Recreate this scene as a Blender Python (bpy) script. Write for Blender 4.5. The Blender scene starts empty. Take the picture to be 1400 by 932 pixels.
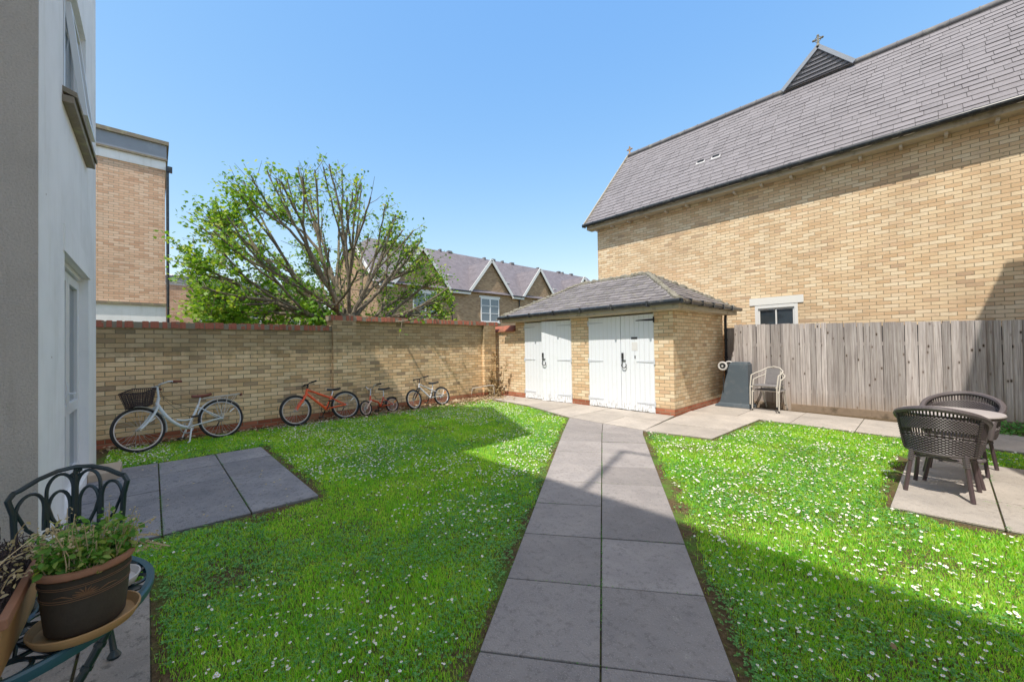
import bpy, math, random
import numpy as np
from math import sin, cos, pi, radians, sqrt, floor, atan2
from mathutils import Vector, Matrix
random.seed(7); np.random.seed(7)
sc = bpy.context.scene
COL = sc.collection

# ------------------------------------------------------------------ node helpers
class N:
    def __init__(s, name):
        s.m = bpy.data.materials.new(name); s.m.use_nodes = True
        s.t = s.m.node_tree; s.t.nodes.clear()
        s.out = s.t.nodes.new('ShaderNodeOutputMaterial')
    def n(s, typ, **kw):
        x = s.t.nodes.new(typ)
        for k, v in kw.items(): setattr(x, k, v)
        return x
    def l(s, a, b): s.t.links.new(a, b)
    def put(s, sock, v):
        if isinstance(v, bpy.types.NodeSocket): s.l(v, sock)
        elif isinstance(v, (tuple, list)) and len(v) == 3 and sock.type == 'RGBA': sock.default_value = (*v, 1)
        else: sock.default_value = v
    def math(s, op, a, b=None, c=None, clamp=False):
        x = s.n('ShaderNodeMath', operation=op); x.use_clamp = clamp
        s.put(x.inputs[0], a)
        if b is not None: s.put(x.inputs[1], b)
        if c is not None: s.put(x.inputs[2], c)
        return x.outputs[0]
    def mix(s, f, a, b, mode='MIX'):
        x = s.n('ShaderNodeMix', data_type='RGBA', blend_type=mode)
        s.put(x.inputs[0], f); s.put(x.inputs[6], a); s.put(x.inputs[7], b)
        return x.outputs[2]
    def mixf(s, f, a, b):
        x = s.n('ShaderNodeMix', data_type='FLOAT')
        s.put(x.inputs[0], f); s.put(x.inputs[2], a); s.put(x.inputs[3], b)
        return x.outputs[0]
    def ss(s, v, a, b, lo=0., hi=1.):
        x = s.n('ShaderNodeMapRange', interpolation_type='SMOOTHSTEP')
        s.put(x.inputs[0], v); s.put(x.inputs[1], a); s.put(x.inputs[2], b); s.put(x.inputs[3], lo); s.put(x.inputs[4], hi)
        return x.outputs[0]
    def noise(s, vec, scale, detail=3, rough=.5, col=False):
        x = s.n('ShaderNodeTexNoise'); s.put(x.inputs['Vector'], vec)
        x.inputs['Scale'].default_value = scale; x.inputs['Detail'].default_value = detail; x.inputs['Roughness'].default_value = rough
        return x.outputs[1 if col else 0]
    def vor(s, vec, scale, feat='F1', out=0):
        x = s.n('ShaderNodeTexVoronoi', feature=feat); s.put(x.inputs['Vector'], vec); x.inputs['Scale'].default_value = scale
        return x.outputs[out]
    def ramp(s, v, stops, interp='LINEAR'):
        x = s.n('ShaderNodeValToRGB'); s.put(x.inputs[0], v); e = x.color_ramp.elements; x.color_ramp.interpolation = interp
        while len(e) < len(stops): e.new(.5)
        for q, (p, c) in zip(e, stops): q.position = p; q.color = (*c, 1) if len(c) == 3 else c
        return x.outputs[0]
    def comb(s, a, b, c=0.):
        x = s.n('ShaderNodeCombineXYZ'); s.put(x.inputs[0], a); s.put(x.inputs[1], b); s.put(x.inputs[2], c); return x.outputs[0]
    def sep(s, v):
        x = s.n('ShaderNodeSeparateXYZ'); s.l(v, x.inputs[0]); return x.outputs
    def scale(s, v, k):
        x = s.n('ShaderNodeVectorMath', operation='MULTIPLY'); s.l(v, x.inputs[0]); x.inputs[1].default_value = k; return x.outputs[0]
    def wn(s, v):
        x = s.n('ShaderNodeTexWhiteNoise', noise_dimensions='3D'); s.l(v, x.inputs[0]); return x.outputs[0]
    def pos(s): return s.n('ShaderNodeNewGeometry').outputs['Position']
    def nor(s): return s.n('ShaderNodeNewGeometry').outputs['True Normal']
    def island(s): return s.n('ShaderNodeNewGeometry').outputs['Random Per Island']
    def obj(s): return s.n('ShaderNodeTexCoord').outputs['Object']
    def bump(s, h, dist=.01, strength=1.):
        x = s.n('ShaderNodeBump'); s.put(x.inputs['Height'], h); x.inputs['Distance'].default_value = dist; x.inputs['Strength'].default_value = strength
        return x.outputs[0]
    def bsdf(s, col, rough=.8, metal=0., bump=None, spec=.3, trans=None):
        b = s.n('ShaderNodeBsdfPrincipled'); s.put(b.inputs['Base Color'], col); s.put(b.inputs['Roughness'], rough)
        s.put(b.inputs['Metallic'], metal); b.inputs['Specular IOR Level'].default_value = spec
        if bump is not None: s.l(bump, b.inputs['Normal'])
        s.l(b.outputs[0], s.out.inputs[0]); s.b = b
        return s

def plain(name, col, rough=.6, metal=0., var=.15, scale=30, bump=0., spec=.4, dirt=None):
    m = N(name); o = m.obj()
    n1 = m.noise(o, scale, 4, .6); n2 = m.noise(o, scale * .15, 3)
    v = m.math('MULTIPLY_ADD', m.math('ADD', n1, n2), var, 1 - var)
    c = m.mix(1., col, m.comb(v, v, v), 'MULTIPLY')
    if dirt: c = m.mix(m.ss(m.noise(o, scale * .4, 5, .65), .5, .72), c, dirt)
    m.bsdf(c, rough, metal, m.bump(n1, bump) if bump else None, spec)
    return m.m

def brick(name, ramp, mortar, bw=.225, bh=.075, plinth=None, light=1., dark_spots=.5, stain=(.16,.13,.08), stain_amt=.5, top_dirt=None):
    m = N(name); p = m.pos(); nx, ny, nz = m.sep(m.nor()); x, y, z = m.sep(p)
    u = m.mixf(m.math('GREATER_THAN', m.math('ABSOLUTE', nx), .5), x, y)
    wob = m.noise(p, 14, 3); 
    z2 = m.math('ADD', z, m.math('MULTIPLY', m.math('SUBTRACT', wob, .5), .006))
    r = m.math('FLOOR', m.math('DIVIDE', z2, bh)); fv = m.math('FRACT', m.math('DIVIDE', z2, bh))
    cu = m.math('ADD', m.math('DIVIDE', m.math('ADD', u, m.math('MULTIPLY', m.math('SUBTRACT', wob, .5), .008)), bw), m.math('MULTIPLY', m.math('MODULO', m.math('ADD', r, 1000), 2), .5))
    c = m.math('FLOOR', cu); fu = m.math('FRACT', cu)
    mu = m.math('MULTIPLY', m.math('MINIMUM', fu, m.math('SUBTRACT', 1, fu)), bw)
    mv = m.math('MULTIPLY', m.math('MINIMUM', fv, m.math('SUBTRACT', 1, fv)), bh)
    e = m.math('MINIMUM', mu, mv)
    mask = m.ss(e, .0025, .0075)
    rnd = m.wn(m.comb(c, r, 1.)); rnd2 = m.wn(m.comb(c, r, 7.))
    col = m.ramp(rnd, ramp)
    if plinth:
        pc = m.ramp(rnd, [(0, (.30,.085,.045)), (.5, (.42,.13,.07)), (1, (.5,.19,.11))])
        col = m.mix(m.math('LESS_THAN', z, plinth), col, pc)
    fine = m.noise(p, 90, 4, .7); mid = m.noise(p, 9, 4, .6)
    g = m.math('MULTIPLY_ADD', fine, .5, .75)
    col = m.mix(1., col, m.comb(g, g, g), 'MULTIPLY')
    # smudges on single bricks
    sm = m.math('MULTIPLY', m.ss(m.noise(m.scale(p, (1, 1, 2.2)), 10, 4, .7), .56, .74), m.ss(rnd2, .55, .9))
    col = m.mix(m.math('MULTIPLY', sm, dark_spots), col, (.12,.085,.06))
    big = m.ss(m.noise(p, .9, 5, .65), .42, .72)
    col = m.mix(m.math('MULTIPLY', big, stain_amt), col, m.mix(1., col, stain, 'MULTIPLY') if 0 else stain)
    mc = m.mix(mid, mortar, tuple(q * .7 for q in mortar))
    col = m.mix(mask, mc, col)
    if top_dirt:
        t = m.math('MULTIPLY', m.ss(m.math('ADD', z, m.math('MULTIPLY', mid, .5)), top_dirt, top_dirt + .3), .55)
        col = m.mix(t, col, (.17,.14,.075))
    # damp and moss at the foot
    ft = m.math('MULTIPLY', m.ss(m.math('ADD', z, m.math('MULTIPLY', mid, .35)), .45, .12), .45)
    if plinth: col = m.mix(m.math('MULTIPLY', ft, m.math('GREATER_THAN', z, plinth)), col, (.14,.12,.07))
    h = m.math('ADD', m.math('MULTIPLY', mask, m.math('MULTIPLY_ADD', rnd2, .35, .65)), m.math('MULTIPLY', m.math('ADD', fine, mid), .3))
    m.bsdf(col, .9, 0, m.bump(h, .007), .2)
    return m.m

def slate(name, base, w=.3, gauge=.2, pitch=48, axis=None, lichen=0.):
    m = N(name); p = m.pos(); nx, ny, nz = m.sep(m.nor()); x, y, z = m.sep(p)
    u = m.mixf(m.math('GREATER_THAN', m.math('ABSOLUTE', nx), m.math('ABSOLUTE', ny)), x, y)
    wob = m.math('SUBTRACT', m.noise(p, 5, 3), .5)
    v = m.math('MULTIPLY_ADD', z, 1 / sin(radians(pitch)), m.math('MULTIPLY', wob, .02))
    r = m.math('FLOOR', m.math('DIVIDE', v, gauge)); fv = m.math('FRACT', m.math('DIVIDE', v, gauge))
    ro = m.math('MULTIPLY', m.math('SUBTRACT', m.wn(m.comb(r, 3., 3.)), .5), .12)
    cu = m.math('ADD', m.math('ADD', m.math('DIVIDE', u, w), ro), m.math('MULTIPLY', m.math('MODULO', m.math('ADD', r, 1000), 2), .5))
    c = m.math('FLOOR', cu); fu = m.math('FRACT', cu)
    rnd = m.wn(m.comb(c, r, 2.)); rnd2 = m.wn(m.comb(c, r, 5.)); rnd3 = m.wn(m.comb(c, r, 9.))
    mu = m.math('MULTIPLY', m.math('MINIMUM', fu, m.math('SUBTRACT', 1, fu)), w)
    vert = m.ss(mu, .002, m.math('MULTIPLY_ADD', rnd3, .006, .004))
    lowe = m.ss(fv, .0, m.math('MULTIPLY_ADD', rnd2, .06, .03))
    g = m.math('MULTIPLY_ADD', rnd, .36, .82)
    col = m.mix(1., base, m.comb(g, g, g), 'MULTIPLY')
    fine = m.noise(p, 40, 5, .7)
    col = m.mix(m.ss(fine, .35, .8), col, tuple(q * 1.35 for q in base))
    # pale dust along one side of some joints, black gap under others
    col = m.mix(m.math('MULTIPLY', m.math('SUBTRACT', 1, m.ss(mu, .004, .02)), m.ss(rnd3, .5, .8)), col, tuple(min(1, q * 1.9) for q in base))
    dk = m.math('SUBTRACT', 1, m.math('MULTIPLY', m.math('MULTIPLY_ADD', vert, .45, .55), m.math('ADD', lowe, 0.)))
    col = m.mix(m.math('MULTIPLY', dk, m.math('MULTIPLY_ADD', rnd2, .75, .2)), col, (.03, .028, .03))
    st = m.ss(m.noise(m.scale(p, (1.5, 1.5, .5)), 1.2, 5, .7), .45, .75)
    col = m.mix(m.math('MULTIPLY', st, .35), col, tuple(q * .62 for q in base))
    if lichen:
        ln = m.math('MULTIPLY', m.ss(m.noise(p, 13, 6, .75), .56, .66), lichen)
        col = m.mix(ln, col, m.mix(m.noise(p, 30), (.42,.40,.31), (.2,.19,.12)))
    h = m.math('ADD', m.math('MULTIPLY', fv, -1.0), m.math('ADD', m.math('MULTIPLY', rnd, .35), m.math('MULTIPLY', vert, .4)))
    m.bsdf(col, .62, 0, m.bump(m.math('ADD', h, m.math('MULTIPLY', fine, .25)), .012), .35)
    return m.m

def slab_mat(name, a, b, dark=.6):
    m = N(name); p = m.pos(); i = m.island()
    n1 = m.noise(p, 3.2, 5, .65); n2 = m.noise(p, 26, 5, .7); n3 = m.noise(p, 130, 3, .6)
    col = m.mix(m.ss(n1, .3, .7), a, b)
    g = m.math('MULTIPLY_ADD', i, .34, .83); col = m.mix(1., col, m.comb(g, g, g), 'MULTIPLY')
    n4 = m.noise(p, .9, 4, .6); col = m.mix(m.ss(n4, .42, .68, 0, .4), col, tuple(q * .62 for q in a))
    col = m.mix(m.math('MULTIPLY', m.ss(n2, .5, .68), dark), col, tuple(q * .42 for q in a))
    agg = m.vor(p, 95, 'F1', 0); col = m.mix(m.math('MULTIPLY', m.ss(agg, .32, .1), m.ss(n2, .35, .6, .15, .6)), col, tuple(min(1, q * 1.75) for q in a))
    col = m.mix(m.math('MULTIPLY', m.ss(n3, .5, .75), .35), col, tuple(q * .55 for q in a))
    wh = m.ss(m.noise(p, 7, 6, .75), .62, .72); col = m.mix(m.math('MULTIPLY', wh, m.ss(n3, .4, .6, .1, .6)), col, (.55,.52,.47))
    m.bsdf(col, .88, 0, m.bump(m.math('ADD', m.math('MULTIPLY', agg, .5), m.math('ADD', n2, n3)), .005), .25)
    return m.m

def leafmat(name, stops, trans=.35, rough=.5, bysz=None):
    m = N(name); i = m.island(); p = m.pos()
    f = m.math('ADD', m.math('MULTIPLY', i, .75), m.math('MULTIPLY', m.noise(p, bysz or 1.1, 3), .35))
    col = m.ramp(f, stops)
    d = m.n('ShaderNodeBsdfPrincipled'); m.put(d.inputs['Base Color'], col); d.inputs['Roughness'].default_value = rough; d.inputs['Specular IOR Level'].default_value = .3
    t = m.n('ShaderNodeBsdfTranslucent'); tc = m.mix(1., col, (1.5, 1.35, .55), 'MULTIPLY'); m.put(t.inputs[0], tc)
    x = m.n('ShaderNodeMixShader'); x.inputs[0].default_value = trans; m.l(d.outputs[0], x.inputs[1]); m.l(t.outputs[0], x.inputs[2]); m.l(x.outputs[0], m.out.inputs[0])
    return m.m

def glassmat(name, col=(.03,.04,.05), rough=.04):
    m = N(name); m.bsdf(col, rough, 0, None, .9); return m.m

# ------------------------------------------------------------------ mesh helpers
class MB:
    def __init__(s): s.v = []; s.f = []
    def quad(s, a, b, c, d): k = len(s.v); s.v += [a, b, c, d]; s.f.append((k, k+1, k+2, k+3)); return s
    def poly(s, pts): k = len(s.v); s.v += [tuple(p) for p in pts]; s.f.append(tuple(range(k, k+len(pts)))); return s
    def box(s, x0, x1, y0, y1, z0, z1, M=None):
        k = len(s.v)
        P = [(x0,y0,z0),(x1,y0,z0),(x1,y1,z0),(x0,y1,z0),(x0,y0,z1),(x1,y0,z1),(x1,y1,z1),(x0,y1,z1)]
        if M is not None: P = [tuple(M @ Vector(p)) for p in P]
        s.v += P
        for f in ((0,3,2,1),(4,5,6,7),(0,1,5,4),(1,2,6,5),(2,3,7,6),(3,0,4,7)): s.f.append(tuple(k+i for i in f))
        return s
    def bar(s, a, b, w, h, up=(0,0,1), roll=0):
        a = Vector(a); b = Vector(b); d = (b - a); L = d.length; d.normalize(); u = Vector(up)
        if abs(d.dot(u)) > .99: u = Vector((1,0,0))
        r = d.cross(u).normalized(); u = r.cross(d)
        M = Matrix((( r.x, d.x, u.x, a.x), (r.y, d.y, u.y, a.y), (r.z, d.z, u.z, a.z), (0,0,0,1)))
        return s.box(-w/2, w/2, 0, L, -h/2, h/2, M)
    def tube(s, pts, r, n=8, cap=True, closed=False, sq=1.):
        pts = [Vector(p) for p in pts]; m = len(pts)
        R = r if isinstance(r, (list, tuple)) else [r] * m
        k = len(s.v); ref = None
        for i, p in enumerate(pts):
            if closed: t = pts[(i+1) % m] - pts[i-1]
            else: t = pts[min(i+1, m-1)] - pts[max(i-1, 0)]
            if t.length < 1e-9: t = Vector((0,0,1))
            t.normalize()
            if ref is None:
                ref = Vector((0,0,1)) if abs(t.z) < .9 else Vector((1,0,0))
            a = (ref - t * ref.dot(t))
            if a.length < 1e-6: a = t.orthogonal()
            a.normalize(); ref = a; b = t.cross(a)
            for j in range(n):
                q = 2*pi*j/n
                s.v.append(tuple(p + (a * cos(q) * sq + b * sin(q)) * R[i]))
        for i in range(m if closed else m-1):
            i2 = (i+1) % m
            for j in range(n):
                j2 = (j+1) % n
                s.f.append((k+i*n+j, k+i*n+j2, k+i2*n+j2, k+i2*n+j))
        if cap and not closed:
            s.f.append(tuple(k+j for j in range(n-1, -1, -1))); s.f.append(tuple(k+(m-1)*n+j for j in range(n)))
        return s
    def ring(s, c, R, r, axis='y', n=48, m=8, sx=1., a0=0, a1=2*pi):
        full = abs(a1 - a0 - 2*pi) < 1e-6
        pts = []
        for i in range(n if full else n+1):
            q = a0 + (a1-a0)*i/n
            if axis == 'y': pts.append((c[0]+R*cos(q), c[1], c[2]+R*sin(q)))
            elif axis == 'z': pts.append((c[0]+R*cos(q), c[1]+R*sin(q), c[2]))
            else: pts.append((c[0], c[1]+R*cos(q), c[2]+R*sin(q)))
        return s.tube(pts, r, m, closed=full)
    def lathe(s, prof, c=(0,0,0), n=32, cap0=True, cap1=True):
        k = len(s.v)
        for r, z in prof:
            for j in range(n): q = 2*pi*j/n; s.v.append((c[0]+r*cos(q), c[1]+r*sin(q), c[2]+z))
        m = len(prof)
        for i in range(m-1):
            for j in range(n):
                j2 = (j+1) % n; s.f.append((k+i*n+j, k+i*n+j2, k+(i+1)*n+j2, k+(i+1)*n+j))
        if cap0: s.f.append(tuple(k+j for j in range(n-1,-1,-1)))
        if cap1: s.f.append(tuple(k+(m-1)*n+j for j in range(n)))
        return s
    def prism(s, pts, ax, a, b):
        # pts in the plane normal to ax ('x': (y,z), 'y': (x,z), 'z': (x,y))
        def P(p, w): return {'x': (w, p[0], p[1]), 'y': (p[0], w, p[1]), 'z': (p[0], p[1], w)}[ax]
        k = len(s.v); n = len(pts)
        s.v += [P(p, a) for p in pts] + [P(p, b) for p in pts]
        s.f.append(tuple(range(k, k+n))); s.f.append(tuple(range(k+2*n-1, k+n-1, -1)))
        for i in range(n): j = (i+1) % n; s.f.append((k+i, k+n+i, k+n+j, k+j))
        return s
    def wallholes(s, ax, w, u0, u1, z0, z1, holes):
        # flat wall sheet with rectangular holes; grid decomposition
        us = sorted({u0, u1, *[h[0] for h in holes], *[h[1] for h in holes]}); zs = sorted({z0, z1, *[h[2] for h in holes], *[h[3] for h in holes]})
        us = [u for u in us if u0 <= u <= u1]; zs = [z for z in zs if z0 <= z <= z1]
        for i in range(len(us)-1):
            for j in range(len(zs)-1):
                cu, cz = (us[i]+us[i+1])/2, (zs[j]+zs[j+1])/2
                if any(h[0] < cu < h[1] and h[2] < cz < h[3] for h in holes): continue
                q = [(us[i],zs[j]),(us[i+1],zs[j]),(us[i+1],zs[j+1]),(us[i],zs[j+1])]
                s.quad(*[((w, a, b) if ax == 'x' else (a, w, b)) for a, b in q])
        return s

def mkobj(name, mb, mat, parent=None, smooth=False, bevel=0, fixn=True):
    me = bpy.data.meshes.new(name)
    off = Vector((0,0,0))
    v = mb.v
    if parent is not None and parent.get('_w'):
        l = parent.get('_w'); v = [(a-l[0], b-l[1], c-l[2]) for a, b, c in v]
    me.from_pydata(v, [], mb.f); me.materials.append(mat)
    if fixn:
        import bmesh
        bm = bmesh.new(); bm.from_mesh(me); bmesh.ops.recalc_face_normals(bm, faces=bm.faces); bm.to_mesh(me); bm.free()
    if smooth:
        me.polygons.foreach_set('use_smooth', [True]*len(me.polygons)); 
        try: me.set_sharp_from_angle(angle=radians(40))
        except Exception: pass
    o = bpy.data.objects.new(name, me); COL.objects.link(o)
    if parent is not None:
        o.parent = parent
    if bevel:
        b = o.modifiers.new('bevel', 'BEVEL'); b.width = bevel; b.segments = 2; b.limit_method = 'ANGLE'
    return o
def thing(name, label, cat, loc=(0,0,0), world=True, rotz=0, group=None):
    o = bpy.data.objects.new(name, None); COL.objects.link(o); o.empty_display_size = .1
    o.location = loc; o.rotation_euler = (0,0,rotz); o['label'] = label; o['category'] = cat
    if group: o['group'] = group
    if world: o['_w'] = list(map(float, loc))
    return o
def sub(name, mb, mat, parent, **k):   # sub-part: parent's own mesh is already relative to the thing
    root = parent.parent
    if root.get('_w'):
        l = root['_w']; mb.v = [(a-l[0], b-l[1], c-l[2]) for a, b, c in mb.v]
    return mkobj(name, mb, mat, parent, **k)
def tag(o, label, cat, group=None, kind=None):
    if kind: o['kind'] = kind
    if label: o['label'] = label
    if cat: o['category'] = cat
    if group: o['group'] = group
    return o
def struct(name, mb, mat, **k):
    o = mkobj(name, mb, mat, **k); o['kind'] = 'structure'; return o
def copytree(o, parent=None):
    c = o.copy(); COL.objects.link(c)
    if parent is not None: c.parent = parent
    for ch in list(o.children): copytree(ch, c)
    return c
# ------------------------------------------------------------------ materials
LBUFF = [(0,(.62,.39,.20)),(.2,(.84,.56,.30)),(.5,(.92,.64,.36)),(.8,(.98,.73,.45)),(.93,(.60,.40,.23)),(1,(.38,.27,.17))]
HBUFF = [(0,(.66,.44,.25)),(.25,(.76,.54,.33)),(.55,(.82,.62,.39)),(.85,(.88,.72,.50)),(.96,(.72,.49,.30)),(1,(.50,.34,.22))]
PBUFF = [(0,(.66,.38,.24)),(.3,(.78,.48,.31)),(.6,(.84,.55,.37)),(1,(.9,.64,.46))]
M_wall = brick('garden_wall_brick', LBUFF, (.34,.27,.17), plinth=.15, stain=(.30,.21,.11), stain_amt=.4, top_dirt=1.55)
M_shed = brick('store_brick', HBUFF, (.40,.33,.22), plinth=.15, stain_amt=.12, stain=(.3,.22,.12))
M_house = brick('house_brick', HBUFF, (.46,.36,.23), stain=(.46,.33,.20), stain_amt=.45, dark_spots=.75)
M_far = brick('far_brick', PBUFF, (.45,.36,.27), stain=(.36,.25,.17), stain_amt=.3)
M_terr = brick('terrace_brick', [(0,(.30,.19,.11)),(.4,(.42,.28,.165)),(.8,(.50,.345,.21)),(1,(.33,.22,.14))], (.42,.33,.24), stain=(.22,.15,.10), stain_amt=.35)
M_slate = slate('house_slate', (.235,.215,.235), .3, .2, 48)
M_sslate = slate('store_slate', (.20,.185,.195), .28, .17, 30, lichen=.75)
M_tslate = slate('terrace_slate', (.165,.145,.16), .3, .25, 45)
M_slab = slab_mat('path_concrete', (.30,.275,.27), (.36,.328,.315), .45)
M_slab4 = slab_mat('old_patio_concrete', (.26,.235,.21), (.36,.32,.28), .8)
M_slab2 = slab_mat('apron_concrete', (.43,.385,.345), (.52,.465,.41), .4)
M_slab3 = slab_mat('doorstep_concrete', (.25,.25,.275), (.33,.32,.335), .7)
M_white = plain('white_paint', (.78,.78,.76), .45, var=.05)
M_pvc = plain('white_plastic_frame', (.80,.81,.82), .3, var=.03)
M_black = plain('black_plastic', (.022,.025,.03), .35)
M_gutter = plain('black_gutter', (.02,.024,.03), .3, var=.2, dirt=(.08,.08,.075))
M_fascia = plain('cream_fascia', (.52,.45,.34), .6, dirt=(.3,.25,.18), scale=12)
M_bracket = plain('pale_rafter_end', (.62,.57,.5), .6)
M_lead = plain('lead_cladding', (.27,.30,.35), .5, var=.3, scale=2, dirt=(.42,.45,.5))
M_leadl = plain('pale_roof_lead', (.55,.54,.54), .6)
M_red = plain('red_coping_brick', (.36,.115,.07), .85, var=.5, scale=6, bump=.004, dirt=(.10,.075,.04))
M_mortar = plain('coping_mortar', (.26,.22,.16), .95, scale=40, bump=.004)
M_glass = glassmat('window_glass'); M_glassb = glassmat('pale_window_glass', (.10,.15,.19), .05)
M_lintel = plain('painted_lintel', (.80,.79,.75), .7, var=.05)
M_moss = plain('mossy_ridge_mortar', (.25,.235,.19), .95, var=.45, scale=22, bump=.02, dirt=(.10,.09,.05))
M_ridge = plain('ridge_tile', (.16,.155,.165), .7, var=.3, scale=8, dirt=(.3,.29,.25))
M_iron = plain('black_iron', (.02,.02,.022), .5); M_galv = plain('galvanised_hinge', (.62,.65,.70), .5)
M_under = plain('roof_underlay_gap_shade', (.07,.065,.07), .9)  # under the house slates; also the painted shade between fence boards
def rend(name, c, s, d, amt=.1):
    m = N(name); p = m.pos(); n = m.noise(p, s, 5, .65); n2 = m.noise(p, 1.3, 4, .6)
    g = m.math('MULTIPLY_ADD', n, amt*2, 1-amt); c2 = m.mix(m.ss(n2, .4, .75), c, tuple(q*.86 for q in c)); n3 = m.noise(m.scale(p, (5,5,.5)), 1.6, 5, .7); c2 = m.mix(m.ss(n3, .5, .72, 0, .35), c2, tuple(q*w_ for q, w_ in zip(c, (.74,.72,.66)))); vs = m.vor(p, 2.3, 'F1', 0); c2 = m.mix(m.ss(vs, .035, .028), c2, (.25,.13,.09))
    c2 = m.mix(1., c2, m.comb(g, g, g), 'MULTIPLY'); m.bsdf(c2, .9, 0, m.bump(n, d), .2); return m.m
M_rwhite = rend('white_render', (.94,.94,.94), 120, .002, .05)
M_rgrey = rend('rough_grey_render', (.60,.54,.48), 85, .016, .3)
M_sill = plain('weathered_sill_tile', (.24,.20,.15), .85, scale=18, bump=.006, dirt=(.34,.32,.18))
# door boards
m = N('white_door_boards'); p = m.pos(); x, y, z = m.sep(p)
fb = m.math('FRACT', m.math('DIVIDE', x, .115)); gr = m.ss(m.math('MINIMUM', fb, m.math('SUBTRACT', 1, fb)), .02, .07)
chip = m.math('MULTIPLY', m.ss(m.noise(m.scale(p, (3,3,1)), 9, 6, .75), .52, .6), m.ss(m.math('ADD', z, m.math('MULTIPLY', m.noise(m.scale(p,(1,1,.2)), 9), .35)), .5, .18))
c = m.mix(m.math('MULTIPLY', gr, 1.), (.74,.77,.80), (.83,.87,.93)); c = m.mix(chip, c, (.34,.31,.27))
c = m.mix(m.math('MULTIPLY', m.ss(m.noise(p, 4, 5, .7), .55, .8), .25), c, (.6,.58,.52))
m.bsdf(c, .55, 0, m.bump(gr, .002), .3); M_door = m.m
# fence timber
m = N('weathered_fence_timber'); p = m.pos(); i = m.island(); q = m.comb(m.math('ADD', m.sep(p)[0], m.math('MULTIPLY', i, 37.)), m.sep(p)[1], m.sep(p)[2])
g1 = m.noise(m.scale(q, (60, 20, 1.6)), 1, 6, .7); g2 = m.noise(m.scale(q, (14, 8, .7)), 1, 4, .6)
c = m.ramp(g1, [(.28,(.17,.14,.13)),(.5,(.42,.375,.36)),(.72,(.66,.62,.60))])
c = m.mix(m.ss(g2, .5, .8, 0, .6), c, (.46,.42,.40)); v = m.math('MULTIPLY_ADD', i, .55, .70); c = m.mix(1., c, m.comb(v,v,v), 'MULTIPLY')
kn = m.vor(m.scale(q, (9, 0, 4.2)), 1., 'F1', 0); c = m.mix(m.ss(kn, .22, .10, 0, .5), c, (.20,.14,.11)); c = m.mix(m.ss(kn, .12, .07), c, (.055,.04,.03))
c = m.mix(m.math('MULTIPLY', m.ss(m.math('ADD', m.sep(p)[2], m.math('MULTIPLY', g2, .4)), .75, .2), .5), c, (.40,.29,.19))
m.bsdf(c, .85, 0, m.bump(g1, .004), .2); M_fence = m.m
M_gravelb = plain('stained_gravel_board', (.27,.20,.14), .9, var=.5, scale=14, bump=.006, dirt=(.12,.09,.06))
# ground
m = N('lawn_soil'); p = m.pos(); n = m.noise(p, 2.2, 6, .7); n2 = m.noise(p, 40, 5, .7)
c = m.ramp(n2, [(.3,(.05,.035,.018)),(.55,(.14,.095,.05)),(.8,(.24,.17,.10))]); c = m.mix(m.ss(n, .44, .66), c, m.mix(n2, (.06,.14,.02), (.14,.26,.04)))
m.bsdf(c, .95, 0, m.bump(n2, .02), .1); M_soil = m.m
m = N('bare_bed_soil'); p = m.pos(); n2 = m.noise(p, 35, 6, .75)
c = m.ramp(n2, [(.3,(.05,.035,.02)),(.55,(.14,.10,.06)),(.8,(.27,.21,.14))]); m.bsdf(c, .95, 0, m.bump(n2, .03), .1); M_bed = m.m
m = N('joint_moss'); p = m.pos(); n2 = m.noise(p, 30, 5, .7); c = m.ramp(n2, [(.35,(.02,.018,.012)),(.5,(.06,.05,.03)),(.65,(.06,.09,.02)),(.8,(.12,.10,.04))]); m.bsdf(c, .95, 0, m.bump(n2, .01), .1); M_joint = m.m
m = N('grass_blades'); i = m.island(); p = m.pos()
f = m.math('ADD', m.math('MULTIPLY', i, .55), m.math('MULTIPLY', m.noise(p, 2.2, 5, .75), .85))
c = m.ramp(f, [(.15,(.03,.17,.015)),(.38,(.09,.38,.025)),(.64,(.24,.62,.045)),(.9,(.50,.72,.12)),(1,(.52,.62,.2))])
d = m.n('ShaderNodeBsdfPrincipled'); m.put(d.inputs['Base Color'], c); d.inputs['Roughness'].default_value = .5; d.inputs['Specular IOR Level'].default_value = .25
t = m.n('ShaderNodeBsdfTranslucent'); m.put(t.inputs[0], m.mix(1., c, (2.1,1.7,.4), 'MULTIPLY'))
xx = m.n('ShaderNodeMixShader'); xx.inputs[0].default_value = .5; m.l(d.outputs[0], xx.inputs[1]); m.l(t.outputs[0], xx.inputs[2]); m.l(xx.outputs[0], m.out.inputs[0]); M_grass = m.m
M_clover = leafmat('clover_leaves', [(.1,(.05,.20,.04)),(.5,(.10,.34,.07)),(.9,(.22,.48,.12))], .3, .55)
M_petal = plain('daisy_petals', (.86,.86,.84), .6, var=.03); M_dcent = plain('daisy_centre', (.75,.52,.04), .7)
M_tleaf = leafmat('tree_leaves', [(.1,(.05,.14,.015)),(.4,(.12,.29,.025)),(.7,(.26,.46,.045)),(.93,(.46,.55,.14)),(1,(.42,.30,.16))], .45)
M_bleaf = leafmat('shrub_leaves', [(.1,(.07,.19,.02)),(.5,(.14,.32,.03)),(1,(.26,.42,.06))], .45)
m = N('tree_bark'); p = m.obj(); n = m.noise(m.scale(p, (1,1,.35)), 16, 6, .7); c = m.ramp(n, [(.3,(.07,.052,.038)),(.55,(.20,.165,.12)),(.8,(.38,.335,.27))]); c = m.mix(m.ss(m.noise(p, 2.5, 3), .5, .7, 0, .5), c, (.16,.17,.08))
m.bsdf(c, .9, 0, m.bump(n, .02), .15); M_bark = m.m
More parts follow.
